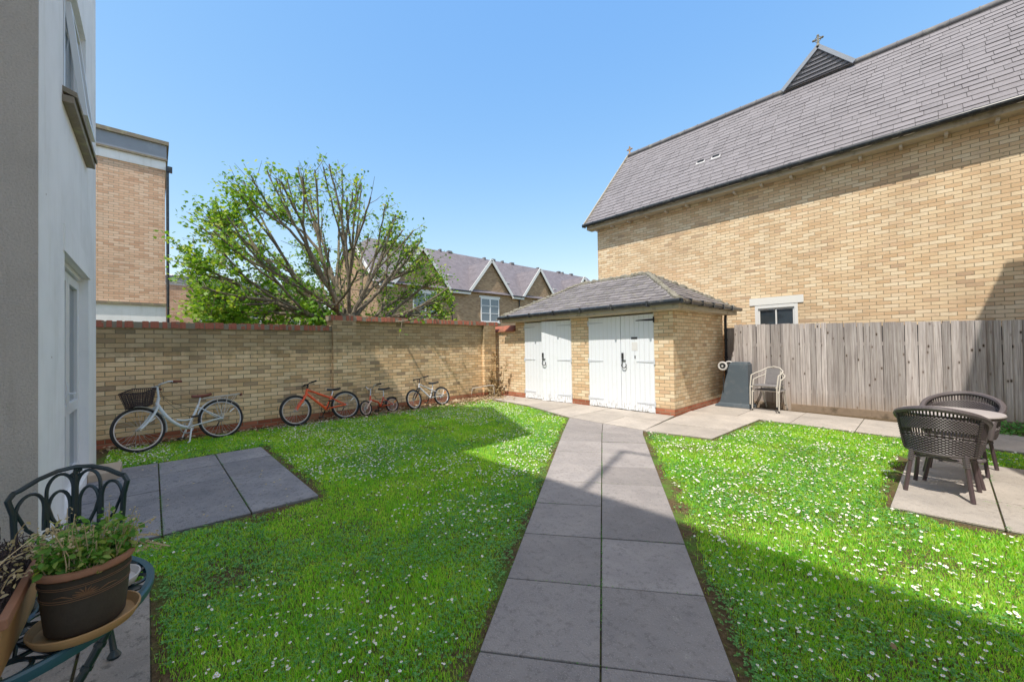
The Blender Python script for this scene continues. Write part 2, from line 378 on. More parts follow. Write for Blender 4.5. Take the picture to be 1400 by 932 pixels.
M_litter = leafmat('dry_leaves', [(.0,(.16,.09,.045)),(.4,(.33,.22,.12)),(.7,(.52,.40,.26)),(1,(.68,.60,.46))], .15, .8)
M_dry = leafmat('dried_stems', [(0,(.16,.10,.05)),(.6,(.35,.25,.13)),(1,(.5,.42,.25))], .1, .8)
M_rubber = plain('tyre_rubber', (.018,.018,.02), .7, scale=60); M_rim = plain('alloy_rim', (.62,.63,.66), .3, .6); M_spoke = plain('steel_spoke', (.6,.6,.62), .3, .7)
M_bwhite = plain('pale_blue_white_paint', (.72,.76,.80), .25, var=.04, spec=.6); M_borange = plain('orange_frame_paint', (.95,.10,.012), .3, var=.06, spec=.6)
M_bred = plain('red_orange_frame_paint', (.72,.07,.02), .3, var=.1, spec=.6); M_bgrey = plain('silver_frame_paint', (.66,.66,.68), .3, var=.05, spec=.6)
M_brown = plain('brown_leatherette', (.17,.045,.03), .5); M_grip = plain('black_grip', (.015,.015,.016), .6); M_reflo = plain('orange_reflector', (.9,.25,.03), .3); M_reflw = plain('white_reflector', (.8,.8,.8), .3)
M_pinkw = plain('pale_pink_paint', (.72,.50,.43), .4)
M_rattan = plain('grey_brown_rattan', (.055,.042,.045), .5, var=.35, scale=50, spec=.5); M_rattan2 = plain('pale_grey_rattan', (.10,.083,.088), .5, var=.3, scale=50, spec=.5)
M_leg = plain('brown_painted_leg', (.075,.05,.055), .4, var=.2)
M_ttop = plain('pale_table_top', (.46,.42,.42), .35, var=.1)
M_bin = plain('grey_bin_plastic', (.075,.10,.125), .45, var=.15, scale=14, dirt=(.12,.14,.16))
M_alum = plain('white_tube_frame', (.58,.54,.48), .4, .1); M_weave = plain('grey_woven_plastic', (.22,.21,.22), .6, var=.4, scale=120)
M_green = plain('dark_green_iron', (.007,.022,.028), .35, var=.2, scale=40, spec=.6, bump=.001); M_greenrim = plain('blue_green_worn_iron', (.02,.085,.12), .4, var=.25, scale=30, spec=.6)
M_potdark = plain('dark_glazed_clay', (.045,.036,.026), .75, var=.45, scale=60, bump=.0015)
M_terra = plain('terracotta', (.30,.14,.08), .8, var=.4, scale=22, bump=.001, dirt=(.45,.30,.20)); M_terray = plain('ochre_terracotta', (.42,.24,.10), .8, var=.45, scale=12, dirt=(.28,.20,.10))
M_incise = plain('incised_clay_mark', (.17,.09,.045), .8); M_soilp = plain('pot_soil', (.03,.022,.018), .95, var=.6, scale=60, bump=.01)
M_mint = leafmat('mint_leaves', [(0,(.05,.16,.02)),(.5,(.12,.30,.04)),(.8,(.28,.42,.08)),(1,(.5,.45,.18))], .4, .5, 12.)
M_straw = leafmat('dry_flower_stalks', [(0,(.35,.27,.15)),(1,(.65,.55,.36))], .3, .7)
M_root = plain('dry_roots', (.05,.035,.035), .9, var=.6, scale=50)
M_paper = plain('white_paper_notice', (.7,.7,.7), .8); M_signk = plain('dark_plate', (.05,.05,.06), .4); M_print = plain('grey_print', (.25,.25,.27), .8)
M_card = plain('tan_step_stone', (.50,.40,.30), .85)

# ------------------------------------------------------------------ camera, light, sky
A = radians(47.0)
RX = (sin(A - pi/2 + pi), cos(A - pi/2 + pi)); RY = (sin(A), cos(A))
f_px, pitch, roll = 525.07, 1.372e-2, -1.6109e-2
er = Vector((RX[0], RY[0], 0)); ef = Vector((RX[1], RY[1], 0)); ez = Vector((0,0,1))
upv = ez * cos(pitch) - ef * sin(pitch); fw = ef * cos(pitch) + ez * sin(pitch)
cr_ = er * cos(roll) + upv * sin(roll); cu_ = upv * cos(roll) - er * sin(roll)
cam = bpy.data.cameras.new('camera'); co = bpy.data.objects.new('camera', cam); COL.objects.link(co)
co.matrix_world = Matrix(((cr_.x, cu_.x, -fw.x, 0), (cr_.y, cu_.y, -fw.y, 0), (cr_.z, cu_.z, -fw.z, 1.5), (0,0,0,1)))
cam.sensor_width = 36; cam.lens = f_px / 1400 * 36; cam.clip_end = 1000; cam.clip_start = .05
sc.camera = co
S = Vector((.32, -1, 1.85)).normalized()
sun = bpy.data.lights.new('sun', 'SUN'); sun.energy = 5.0; sun.angle = radians(.5); sun.color = (1, .93, .82)
so = bpy.data.objects.new('sun', sun); COL.objects.link(so); so.rotation_euler = S.to_track_quat('Z', 'Y').to_euler(); so.location = (0, -5, 20)
w = bpy.data.worlds.new('World'); sc.world = w; w.use_nodes = True; nt = w.node_tree
bg = nt.nodes['Background']; sky = nt.nodes.new('ShaderNodeTexSky'); sky.sky_type = 'NISHITA'; sky.sun_disc = False
sky.sun_elevation = math.asin(S.z); sky.sun_rotation = atan2(S.x, S.y); sky.air_density = 1.0; sky.dust_density = .6; sky.ozone_density = 1.5
mx = nt.nodes.new('ShaderNodeMix'); mx.data_type = 'RGBA'; mx.blend_type = 'MULTIPLY'; mx.inputs[0].default_value = 1; mx.inputs[7].default_value = (1.5, 2.35, 4.9, 1); mx.clamp_result = False
sp = nt.nodes.new('ShaderNodeSeparateColor'); cb = nt.nodes.new('ShaderNodeCombineColor'); nt.links.new(sky.outputs[0], sp.inputs[0]); nt.links.new(cb.outputs[0], mx.inputs[6])
for i_, e_ in enumerate((1.1, .7, .25)):
    pw = nt.nodes.new('ShaderNodeMath'); pw.operation = 'POWER'; pw.inputs[1].default_value = e_; nt.links.new(sp.outputs[i_], pw.inputs[0]); nt.links.new(pw.outputs[0], cb.inputs[i_])
# added fill light: bright neutral sky patch overhead (above the top of the frame)
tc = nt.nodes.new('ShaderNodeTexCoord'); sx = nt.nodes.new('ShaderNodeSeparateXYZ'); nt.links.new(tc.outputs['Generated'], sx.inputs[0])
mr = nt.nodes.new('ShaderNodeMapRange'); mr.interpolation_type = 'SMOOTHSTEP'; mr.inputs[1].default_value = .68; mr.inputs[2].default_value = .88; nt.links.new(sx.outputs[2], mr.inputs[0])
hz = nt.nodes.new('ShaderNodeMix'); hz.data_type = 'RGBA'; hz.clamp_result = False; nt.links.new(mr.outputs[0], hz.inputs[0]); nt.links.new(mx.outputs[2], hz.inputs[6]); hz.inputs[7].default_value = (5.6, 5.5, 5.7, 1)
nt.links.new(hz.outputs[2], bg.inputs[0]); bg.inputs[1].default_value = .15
sc.view_settings.view_transform = 'Standard'; sc.view_settings.look = 'None'; sc.view_settings.exposure = 0; sc.view_settings.gamma = 1.08
sc.cycles.max_bounces = 8; sc.cycles.transparent_max_bounces = 8

# ------------------------------------------------------------------ ground, paths
def wx(y): return -8.74 - .030 * (y + .65)          # garden wall line
g = MB(); g.quad((-300,-300,0),(300,-300,0),(300,300,0),(-300,300,0)); struct('ground', g, M_soil, fixn=False)
def slabs(name, quad, nu, nv, mat, z=.025, gap=.012, joint=True):
    a, b, c, d = [Vector((*q, 0)) for q in quad]; mb = MB()
    def P(u, v): return (a*(1-u) + b*u)*(1-v) + (d*(1-u) + c*u)*v
    Lu = ((b-a).length + (c-d).length)/2; Lv = ((d-a).length + (c-b).length)/2
    us = nu if isinstance(nu, list) else [i/nu for i in range(nu+1)]; vs = nv if isinstance(nv, list) else [i/nv for i in range(nv+1)]
    for i in range(len(us)-1):
        for j in range(len(vs)-1):
            gu = gap/Lu/2; gv = gap/Lv/2; dz = random.uniform(-.003, .003)
            q = [P(us[i]+gu, vs[j]+gv), P(us[i+1]-gu, vs[j]+gv), P(us[i+1]-gu, vs[j+1]-gv), P(us[i]+gu, vs[j+1]-gv)]
            zz = [z + dz + random.uniform(-.002,.002) for _ in q]
            mb.prism([(p.x, p.y) for p in q], 'z', -.02, z)
            n = len(mb.v)
            for k in range(4): x_, y_, _ = mb.v[n-4+k]; mb.v[n-4+k] = (x_, y_, zz[k])
    o = struct(name, mb, mat, bevel=.004)
    if joint:
        jb = MB(); jb.quad(*[(p.x, p.y, .012) for p in (a,b,c,d)]); o2 = struct('paving_joints', jb, M_joint)
    return o
u_ = Vector((-.5685,.8227)); P0 = Vector((-2.19,2.14)); v_ = Vector((-.5427,.84)); Q0 = Vector((-1.23,2.86))
def pl(t): return tuple(P0 + u_*t)
LT = Vector(pl(4.96)); 
PL = [ (-4.99,6.22), pl(-4.9) ]; PR = [ (-3.31,6.13), tuple(Vector((-.58,1.9)) - v_*4.2) ]
npth = 16
def pr(t): return tuple(Q0 + v_*t)
slabs('garden_path', [pl(-4.8), pr(-4.8), pr(3.6), pl(3.6)], [0,.497,1], 14, M_slab, gap=.009)
slabs('garden_path', [pl(3.6), pr(3.6), (-3.31,6.13), (-4.98,6.215)], [0,.497,1], 1, M_slab, gap=.009)
slabs('store_apron', [(-4.99,6.24),(-3.31,6.15),(-3.51,7.78),(-4.99,7.78)], [0,.5,1], [0,.55,1], M_slab2, gap=.008)
slabs('store_apron', [(-6.8,6.81),(-5.0,6.24),(-5.0,7.78),(-6.8,7.78)], 2, 1, M_slab2, gap=.008)
slabs('store_apron', [(-8.7,7.02),(-6.81,6.82),(-6.81,7.78),(-8.7,7.78)], 2, 1, M_slab2, gap=.008)
slabs('store_apron', [(-3.315,6.14),(-2.27,6.33),(-2.18,8.62),(-3.52,8.62)], [0,1], 3, M_slab2, gap=.008)
slabs('fence_path', [(-3.50,8.64),(1.9,8.1),(1.9,9.5),(-3.50,10.1)], 6, [0,.55,1], M_slab2, gap=.01)
slabs('seating_patio', [(-.24,4.78),(1.9,4.9),(1.9,7.2),(-.16,7.1)], [0,.3,.62,1], 3, M_slab2, gap=.012)
slabs('doorstep_paving', [(-7.0,-.56),(-4.25,-.56),(-4.21,1.22),(-6.95,1.20)], [0,.24,.5,1], [0,.34,.68,1], M_slab3, gap=.012)
slabs('side_patio', [(-3.55,-.60),(-1.35,-.60),(-1.3,.0),(-3.5,-.02)], [0,.5,.78,1], [0,.55,1], M_slab4, gap=.012)
slabs('side_patio', [(-3.9,-3.2),(.2,-3.2),(.2,-.62),(-3.9,-.62)], 6, 4, M_slab3, gap=.012)
b = MB(); b.poly([(-8.80,-.65,.006),(-8.45,-.65,.006),(-8.48,1.5,.006),(-8.35,3.6,.006),(-8.05,5.4,.006),(-7.9,7.03,.006),(-8.3,7.8,.006),(-9.1,7.8,.006)]); struct('wall_foot_soil', b, M_bed)
b = MB(); b.quad((-3.5,10.05,.008),(1.9,9.45,.008),(1.9,10.2,.008),(-3.5,10.2,.008)); struct('fence_foot_soil', b, M_bed)
# raised kerb edge of the apron
# ------------------------------------------------------------------ garden wall
def coping(mb_b, mb_m, a, b, z0, depth, h=.11, bw=.072, tilt=0.06, seed=0):
    rnd = random.Random(seed); a = Vector((*a, 0)); b = Vector((*b, 0)); L = (b-a).length; d = (b-a)/L; nrm = Vector((-d.y, d.x, 0))
    n = int(L/bw)
    for i in range(n):
        c = a + d*(i+.5)*L/n + nrm*rnd.uniform(-.006,.006); zz = z0 + rnd.uniform(-.003,.004)
        M = Matrix.Translation(c) @ Matrix.Rotation(atan2(d.y, d.x) + rnd.uniform(-.02,.02), 4, 'Z') @ Matrix.Rotation(rnd.uniform(-.03,.03), 4, 'Y') 
        w2 = L/n/2 - .0055
        P = [(-w2,-depth/2,zz),(w2,-depth/2,zz),(w2,depth/2,zz),(-w2,depth/2,zz)]; T = [(-w2,-depth/2+.012,zz+h),(w2,-depth/2+.012,zz+h),(w2,depth/2-.012,zz+h),(-w2,depth/2-.012,zz+h)]
        k = len(mb_b.v); mb_b.v += [tuple(M @ Vector(q)) for q in P+T]
        for f in ((0,3,2,1),(4,5,6,7),(0,1,5,4),(1,2,6,5),(2,3,7,6),(3,0,4,7)): mb_b.f.append(tuple(k+q for q in f))
    M = Matrix.Translation(a) @ Matrix.Rotation(atan2(d.y, d.x), 4, 'Z')
    mb_m.box(0, L, -depth/2+.012, depth/2-.012, z0-.004, z0+h-.012, M)
T = thing('garden_wall', 'long buff brick garden wall with red brick coping behind the leaning bicycles', 'wall', (-8.9,3,0))
b = MB()
b.prism([(wx(-3.5),-3.5),(wx(2.85),2.85),(wx(2.85)-.22,2.85),(wx(-3.5)-.22,-3.5)], 'z', -.05, 1.90)
b.prism([(wx(3.35),3.35),(wx(7.15),7.15),(wx(7.15)-.22,7.15),(wx(3.35)-.22,3.35)], 'z', -.05, 2.13)
mkobj('wall', b, M_wall, T)
for y0, y1 in ((2.85,3.35),(7.15,7.60)):
    b = MB(); b.prism([(wx(y0)+.10,y0),(wx(y1)+.10,y1),(wx(y1)-.32,y1),(wx(y0)-.32,y0)], 'z', -.05, 2.13); mkobj('pier', b, M_wall, T)
for y0, y1, z in ((-3.5,2.84,1.90),(2.80,7.72,2.13)):
    cb, cm = MB(), MB(); o_ = .0 if z < 2 else .03
    coping(cb, cm, (wx(y0)-.11+o_,y0), (wx(y1)-.11+o_,y1), z, .30 if z < 2 else .36, seed=int(z*10))
    c = mkobj('coping', cb, M_red, T, bevel=.004); sub('mortar_bed', cm, M_mortar, c)
T = thing('short_brick_wall', 'short sunlit piece of buff wall with tiled red top joining the store', 'wall', (-8.7,7.9,0))
b = MB(); b.box(-9.45,-8.2,7.802,8.02,-.05,1.94); mkobj('wall', b, M_shed, T)
b = MB(); b.prism([(7.74,1.94),(7.76,1.98),(7.92,2.13),(8.08,1.98),(8.08,1.94)], 'x', -9.45, -8.26); c = mkobj('coping', b, M_red, T)

# ------------------------------------------------------------------ bin/bike store (shed)
T = thing('brick_store', 'small buff brick store with hipped slate roof and white double doors', 'store', (-5.8,9.2,0))
X0, X1, Y0, Y1 = -8.2, -3.51, 7.8, 10.65
b = MB(); b.wallholes('y', Y0, X0, X1, -.05, 2.25, [(-7.82,-6.14,-.1,2.17),(-5.60,-3.92,-.1,2.17)])
b.box(X0+.002,X1,Y0+.3,Y1,-.05,2.25)
for xa, xb in ((X0,-7.82),(-6.14,-5.60),(-3.92,X1)): b.box(xa, xb, Y0+.002, Y0+.302, -.05, 2.25)
b.box(X0+.01,X1-.01,Y0+.01,Y0+.3,2.17,2.25)
mkobj('wall', b, M_shed, T)
ov = .3; ex0, ex1, ey0, ey1, ez_ = X0-.32, X1+.27, Y0-.3, Y1+.3, 2.36; rz = 3.30; ry = (ey0+ey1)/2; rx0, rx1 = -6.85, -4.78
b = MB()
b.poly([(ex0,ey0,ez_),(ex1,ey0,ez_),(rx1,ry,rz),(rx0,ry,rz)]); b.poly([(ex1,ey0,ez_),(ex1,ey1,ez_),(rx1,ry,rz)])
b.poly([(ex1,ey1,ez_),(ex0,ey1,ez_),(rx0,ry,rz),(rx1,ry,rz)]); b.poly([(ex0,ey1,ez_),(ex0,ey0,ez_),(rx0,ry,rz)])
b.quad((ex0+.01,ey0+.01,2.325),(ex1-.01,ey0+.01,2.325),(ex1-.01,ey1-.01,2.325),(ex0+.01,ey1-.01,2.325))
rf = mkobj('roof', b, M_sslate, T)
# individual slate lips along each course of the two seen slopes
b = MB(); rnd = random.Random(3)
def slope_slates(b, A, B, C, D, gauge, w, rnd, th=.012, lift=.012):
    A, B, C, D = map(Vector, (A, B, C, D)); H = ((D+C)/2-(A+B)/2); eave = (B-A).normalized(); up = (H - eave*H.dot(eave)); L = up.length; up.normalize(); nn = eave.cross(up).normalized()
    if nn.z < 0: nn = -nn
    nrow = int(L/gauge)
    for r in range(nrow):
        t = r*gauge/L; t2 = min(1, (r+1)*gauge/L)
        # width limits at this row: between AD and BC edges
        def edge(P, Q, h):
            dP = (Q-P); hh = dP.dot(up); k = h/hh if abs(hh) > 1e-6 else 0
            return P + dP*k
        l = edge(A, D, r*gauge); l2 = edge(A, D, min(L,(r+1)*gauge)); q = edge(B, C, r*gauge); q2 = edge(B, C, min(L,(r+1)*gauge))
        u0 = max((l-A).dot(eave), (l2-A).dot(eave)); u1 = min((q-A).dot(eave), (q2-A).dot(eave))
        u = u0 - rnd.random()*w
        while u < u1:
            ua, ub = max(u, u0)+rnd.uniform(.002,.006), min(u+w, u1)-rnd.uniform(.002,.006)
            if ub-ua > .03:
                dz = rnd.uniform(0,.004); base = A + up*(r*gauge - rnd.uniform(0,.008)); tip = rnd.uniform(.7,1.3)
                p0 = base + eave*ua + nn*(lift*tip+dz); p1 = base + eave*ub + nn*(lift*tip+dz+rnd.uniform(-.002,.002)); p2 = A + up*min(L,(r+1)*gauge) + eave*ub + nn*.002; p3 = A + up*min(L,(r+1)*gauge) + eave*ua + nn*.002
                b.quad(tuple(p0),tuple(p1),tuple(p2),tuple(p3)); b.quad(tuple(p0-nn*th),tuple(p1-nn*th),tuple(p1),tuple(p0))
            u += w
m = N('store_slate_tiles'); p = m.pos(); i = m.island(); fine = m.noise(p, 45, 5, .7)
v = m.math('MULTIPLY_ADD', i, .5, .7); c = m.mix(1., (.19,.175,.185), m.comb(v,v,v), 'MULTIPLY'); c = m.mix(m.ss(fine, .45, .8), c, (.30,.28,.27))
ln = m.ss(m.noise(p, 9, 6, .78), .53, .62); c = m.mix(m.math('MULTIPLY', ln, .75), c, m.mix(m.noise(p, 25), (.36,.34,.27), (.12,.115,.07)))
m.bsdf(c, .7, 0, m.bump(fine, .008), .3); M_stile = m.m
slope_slates(b, (ex0,ey0,ez_), (ex1,ey0,ez_), (rx1,ry,rz), (rx0,ry,rz), .165, .30, rnd)
slope_slates(b, (ex1,ey0,ez_), (ex1,ey1,ez_), (rx1,ry,rz), (rx1,ry,rz), .165, .30, rnd)
sub('slate_courses', b, M_stile, rf, fixn=False)
b = MB(); rr = random.Random(5)
def lumpy(b, P, Q, r=.055):
    P, Q = Vector(P), Vector(Q); n = int((Q-P).length/.045); pts = []; R = []
    for i in range(n+1): pts.append(P + (Q-P)*i/n + Vector((rr.uniform(-.012,.012), rr.uniform(-.012,.012), rr.uniform(-.012,.014)))); R.append(r*rr.uniform(.7,1.35))
    b.tube(pts, R, 7)
for P, Q in (((ex1-.03,ey0+.04,ez_+.01),(rx1,ry,rz)),((ex0+.03,ey0+.04,ez_+.01),(rx0,ry,rz)),((rx0,ry,rz),(rx1,ry,rz)),((ex1-.03,ey1-.04,ez_+.01),(rx1,ry,rz))): lumpy(b, P, Q)
for k in range(420):  # moss cushions and lichen lumps gathered along hips
    s = rr.choice((0,0,1,2)); t = rr.random()**1.2
    base = Vector((ex1,ey0,ez_)).lerp(Vector((rx1,ry,rz)), t) if s == 0 else Vector((ex0,ey0,ez_)).lerp(Vector((rx0,ry,rz)), t) if s == 1 else Vector((rx0,ry,rz)).lerp(Vector((rx1,ry,rz)), t)
    off = rr.gauss(0,.09); q = base + (Vector((off, -abs(off)*.2, -abs(off)*.5)) if s < 2 else Vector((0, -abs(off), -abs(off)*.55))); r_ = rr.uniform(.008,.028)
    b.lathe([(r_*.9,-.4*r_),(r_,.1*r_),(r_*.6,.6*r_),(.001,.75*r_)], tuple(q), 6, False, False)
sub('ridge_mortar', b, M_moss, rf)
b = MB(); b.box(ex0+.02,ex1-.02,ey0+.02,ey0+.045,2.2,2.33); b.box(ex1-.045,ex1-.02,ey0+.047,ey1,2.2,2.33); b.box(ex0+.03,ex1-.047,ey0+.047,Y0-.002,2.19,2.205); b.box(X1+.002,ex1-.047,ey0+.05,ey1,2.205,2.215)
mkobj('fascia', b, M_fascia, T)
b = MB(); b.box(-7.9,-3.85,Y0-.035,Y0-.002,2.175,2.205); mkobj('lintel_board', b, M_fascia, T)
b = MB(); b.tube([(ex0-.05,ey0-.045,2.325),(ex1+.04,ey0-.045,2.335)], .052, 10); b.tube([(ex1+.05,ey0-.045,2.335),(ex1+.05,ey1+.05,2.34)], .052, 10)
for i in range(6): x_ = ex0+.4+i*.85; b.box(x_-.02,x_+.02,ey0-.105,ey0-.0,2.27,2.385)
for i in range(5): y_ = ey0+.35+i*.6; b.box(ex1+.0,ex1+.11,y_-.02,y_+.02,2.28,2.395)
mkobj('gutter', b, M_gutter, T, smooth=True)
b = MB(); b.tube([(X1+.05,Y1+.12,2.3),(X1+.05,Y1+.06,2.1),(X1+.05,Y1+.06,.0)], .035, 10); 
for z_ in (.5,1.1,1.55,1.8): b.tube([(X1+.05,Y1+.06,z_),(X1+.05,Y1+.06,z_+.05)], .045, 10)
mkobj('downpipe', b, M_gutter, T, smooth=True)
def leaf_door(hx, sgn, wd, ang, lab=None, extras=False):
    # door leaf hinged at x=hx, extending sgn*wd, opened by ang towards -Y
    M = Matrix.Translation((hx, Y0-.005, 0)) @ Matrix.Rotation(-sgn*ang, 4, 'Z')
    b = MB(); nb = 7; bw_ = wd/nb
    for i in range(nb):
        a_, c_ = sorted((sgn*i*bw_, sgn*(i+1)*bw_)); b.box(a_+.0008, c_-.0008, -.012, .02, .035+random.uniform(-.004,.006), 2.145, M)
    b.box(*sorted((sgn*.01, sgn*(wd-.01))), -.004, .045, .06, 2.14, M)
    o = mkobj('door', b, M_door, T, bevel=.003)
    if lab: o['label'] = lab
    for z_, mt in ((2.02, M_galv if not extras else M_black), (1.12, M_galv), (.22, M_galv)):
        h = MB(); w0 = .045; L = .40
        P = [(sgn*.0,z_-w0*.5),(sgn*.0,z_+w0*.5),(sgn*L,z_+.008),(sgn*L,z_-.008)]
        k = len(h.v)
        h.prism(P, 'y', -.021, -.0125); h.box(*sorted((sgn*-.0,sgn*-.03)), -.024, -.012, z_-.06, z_+.06)
        h.v = [tuple(M @ Vector(q)) for q in h.v]
        sub('strap_hinge', h, M_galv if z_ < 2 else M_iron if extras else M_galv, o)
    return o, M
d1, _ = leaf_door(-7.80, 1, .755, 0.)
d2, M2 = leaf_door(-6.16, -1, .885, radians(9), 'white board door standing slightly ajar')
d3, _ = leaf_door(-5.585, 1, .865, 0.)
d4, M4 = leaf_door(-3.93, -1, .78, 0., 'white board door with a notice and a dark plate', True)
for dd, Mx, xo in ((d2, M2, -.84), (d4, M4, -.735)):
    h = MB(); h.box(xo-.022, xo+.022, -.045, -.012, 1.17, 1.31, Mx)
    sub('lock_box', h, M_iron, dd, bevel=.006)
    h = MB(); h.ring((xo+.045,-.05,1.03), .055, .011, 'y', 16, 6, a0=radians(150), a1=radians(400)); h.tube([(xo-.003,-.05,1.05),(xo-.003,-.03,1.19)], .010, 6); h.box(xo-.03,xo+.07,-.035,-.012,1.13,1.15)
    h.v = [tuple(Mx @ Vector(q)) for q in h.v]; sub('pull_handle', h, M_iron, dd, smooth=True)
h = MB(); h.box(-.52,-.37,-.018,-.0125,1.615,1.66, M4); sub('name_plate', h, M_signk, d4)
h = MB(); h.box(-.51,-.37,-.0155,-.0125,1.36,1.55, M4); nt_ = sub('notice', h, M_paper, d4)
h = MB(); h.box(-.445,-.42,-.020,-.0125,1.19,1.25, M4); sub('key_plate', h, M_signk, d4)
for xa, xb in ((-7.82,-7.80),(-6.16,-6.14),(-5.60,-5.585),(-3.93,-3.92)):
    b = MB(); b.box(xa, xb, Y0-.01, Y0+.06, 0, 2.17); mkobj('door_frame', b, M_white, T)

# ------------------------------------------------------------------ house on the right
T = thing('brick_house', 'big buff brick house with tall grey slate roof beyond the fence', 'house', (-3,11.3,0))
HY = 11.3
b = MB(); b.wallholes('y', HY, -7.67, 9, -.05, 5.6, [(-2.945,-2.045,1.2,2.44)])
b.quad((-7.67,HY,-.05),(-7.67,16.7,-.05),(-7.67,16.7,5.6),(-7.67,HY,5.6)); b.poly([(-7.67,HY,5.6),(-7.67,16.7,5.6),(-7.67,14,8.7)])
mkobj('wall', b, M_house, T)
b = MB(); e = 5.66; r = 9.06
b.quad((-7.95,10.97,e),(9,10.97,e),(9,14,r),(-7.95,14,r)); b.quad((9,14,r),(-7.95,14,r),(-7.95,17.03,e),(9,17.03,e)); b.quad((-7.95,10.97,e),(-7.95,11.3,e-.03),(9,11.3,e-.03),(9,10.97,e))
rf = mkobj('roof', b, M_under, T, fixn=False)
b = MB(); slope_slates(b, (-7.95,10.97,e), (5,10.97,e), (5,14,r), (-7.95,14,r), .2, .31, random.Random(11), .014, .015)
m = N('house_slate_tiles'); p = m.pos(); i = m.island(); fine = m.noise(p, 30, 5, .7); x,y,z = m.sep(p)
v = m.math('MULTIPLY_ADD', i, .24, .86); c = m.mix(1., (.215,.20,.215), m.comb(v,v,v), 'MULTIPLY'); c = m.mix(m.ss(fine, .4, .85), c, (.31,.29,.305))
c = m.mix(m.math('MULTIPLY', m.ss(m.noise(m.scale(p,(1.2,1.2,.5)), 1.5, 5, .7), .45, .75), .3), c, (.16,.145,.155))
m.bsdf(c, .55, 0, m.bump(fine, .004), .35); M_htile = m.m
sub('slate_courses', b, M_htile, rf, fixn=False)
b = MB(); x_ = -7.95
while x_ < 6:
    b.tube([(x_,14,r+.02),(x_+.44,14,r+.02)], .085, 10, sq=1); b.tube([(x_+.43,14,r+.02),(x_+.45,14,r+.02)], .098, 10); x_ += .45
sub('ridge_tiles', b, M_ridge, rf, smooth=True)
b = MB()
for i, vx in enumerate((-4.50,-4.07)):
    b = MB()
    t = (12.1-10.97)/3.03
    for (t0, h_) in ((.36,.03),):
        yy = 10.97+3.03*t0; zz = e+3.4*t0
        b.poly([(vx-.13,yy,zz+.03),(vx+.13,yy,zz+.03),(vx+.13,yy+.08,zz+.12),(vx-.13,yy+.08,zz+.12)]); sub('roof_vent', b, M_leadl, rf)
for vx in (-4.50,-4.07):
    b = MB(); yy = 10.97+3.03*.36; zz = e+3.4*.36; b.box(vx-.09,vx+.09,yy+.05,yy+.10,zz+.09,zz+.15); sub('vent_slot', b, M_black, rf)
b = MB(); b.tube([(-8.0,10.91,5.62),(9,10.91,5.62)], .062, 12)
x_ = -7.6
while x_ < 6: b.tube([(x_,10.91,5.62),(x_+.05,10.91,5.62)], .071, 12); x_ += .92
mkobj('gutter', b, M_gutter, T, smooth=True)
b = MB(); b.box(-7.9,9,11.0,11.03,5.47,5.63); b.box(-7.9,9,11.03,11.298,5.47,5.49); mkobj('fascia', b, M_fascia, T)
b = MB(); x_ = -7.62
while x_ < 6: b = MB(); b.box(x_-.025,x_+.025,11.10,11.296,5.41,5.468); x_ += .615; mkobj('rafter_end', b, M_bracket, T)
b = MB(); b.prism([(-7.95,5.60),(-7.95,5.74)], 'y', 10.97, 11) if 0 else None
b = MB(); b.bar((-7.965,10.93,5.60),(-7.965,14,9.04), .03, .16); b.bar((-7.965,17.07,5.60),(-7.965,14,9.04), .03, .16); mkobj('bargeboard', b, M_fascia, T)
b = MB(); b.prism([(-2.70,9.03),(-1.17,9.03),(-1.88,9.80)], 'y', 13.86, 13.9); g_ = mkobj('gablet', b, M_htile, T)
b = MB()
for k in range(6):
    z0 = 9.06+k*.115; w_ = .77*(1-(z0-9.03)/.77); cx_ = -1.935+.05*(k/6)
    if w_ > .08: b.bar((cx_-w_+.03,13.845,z0),(cx_+w_-.03,13.845,z0+.012), .03, .022)
sub('lap_line', b, M_black, g_)
b = MB(); b.bar((-2.75,13.82,9.02),(-1.88,13.82,9.88), .10, .05, (0,1,0)); b.bar((-1.12,13.82,9.02),(-1.88,13.82,9.88), .10, .05, (0,1,0)); sub('bargeboard', b, M_lead, g_)
b = MB(); b.quad((-2.75,13.8,9.06),(-1.88,13.8,9.91),(-1.88,17,9.91),(-2.75,17,9.06)); b.quad((-1.12,13.8,9.06),(-1.88,13.8,9.91),(-1.88,17,9.91),(-1.12,17,9.06)); sub('gablet_roof', b, M_slate, g_)
def finial(b, x, y, z, s):
    b.lathe([(.07*s,0),(.09*s,.03*s),(.05*s,.08*s),(.03*s,.16*s),(.028*s,.36*s),(.02*s,.42*s)], (x,y,z), 10)
    c = (x,y,z+.27*s)
    for a in (0, 90, 180, 270):
        q = radians(a); dx, dz = cos(q), sin(q); p0 = (x+dx*.02*s, y, c[2]+dz*.02*s); p1 = (x+dx*.10*s, y, c[2]+dz*.10*s)
        b.tube([p0, p1], [.022*s,.034*s], 6); b.lathe([(.001,-.04*s),(.035*s,-.015*s),(.04*s,.0),(.03*s,.03*s),(.001,.045*s)], (x+dx*.12*s,y,c[2]+dz*.12*s), 7, False, False)
    b.ring(c, .085*s, .013*s, 'y', 16, 5)
b = MB(); finial(b, -1.88, 13.85, 9.86, .85); mkobj('finial', b, M_moss, T, smooth=True)
b = MB(); finial(b, -7.9, 14, 9.1, .8); mkobj('finial', b, M_terray, T, smooth=True)
b = MB(); b.box(-3.06,-1.93,HY-.02,HY+.05,2.44,2.62); mkobj('lintel', b, M_lintel, T)
b = MB()
for q in ((-2.945,-2.875,1.2,2.44),(-2.115,-2.045,1.2,2.44),(-2.875,-2.115,2.35,2.44)): b.box(q[0],q[1],HY-.012,HY+.06,q[2],q[3])
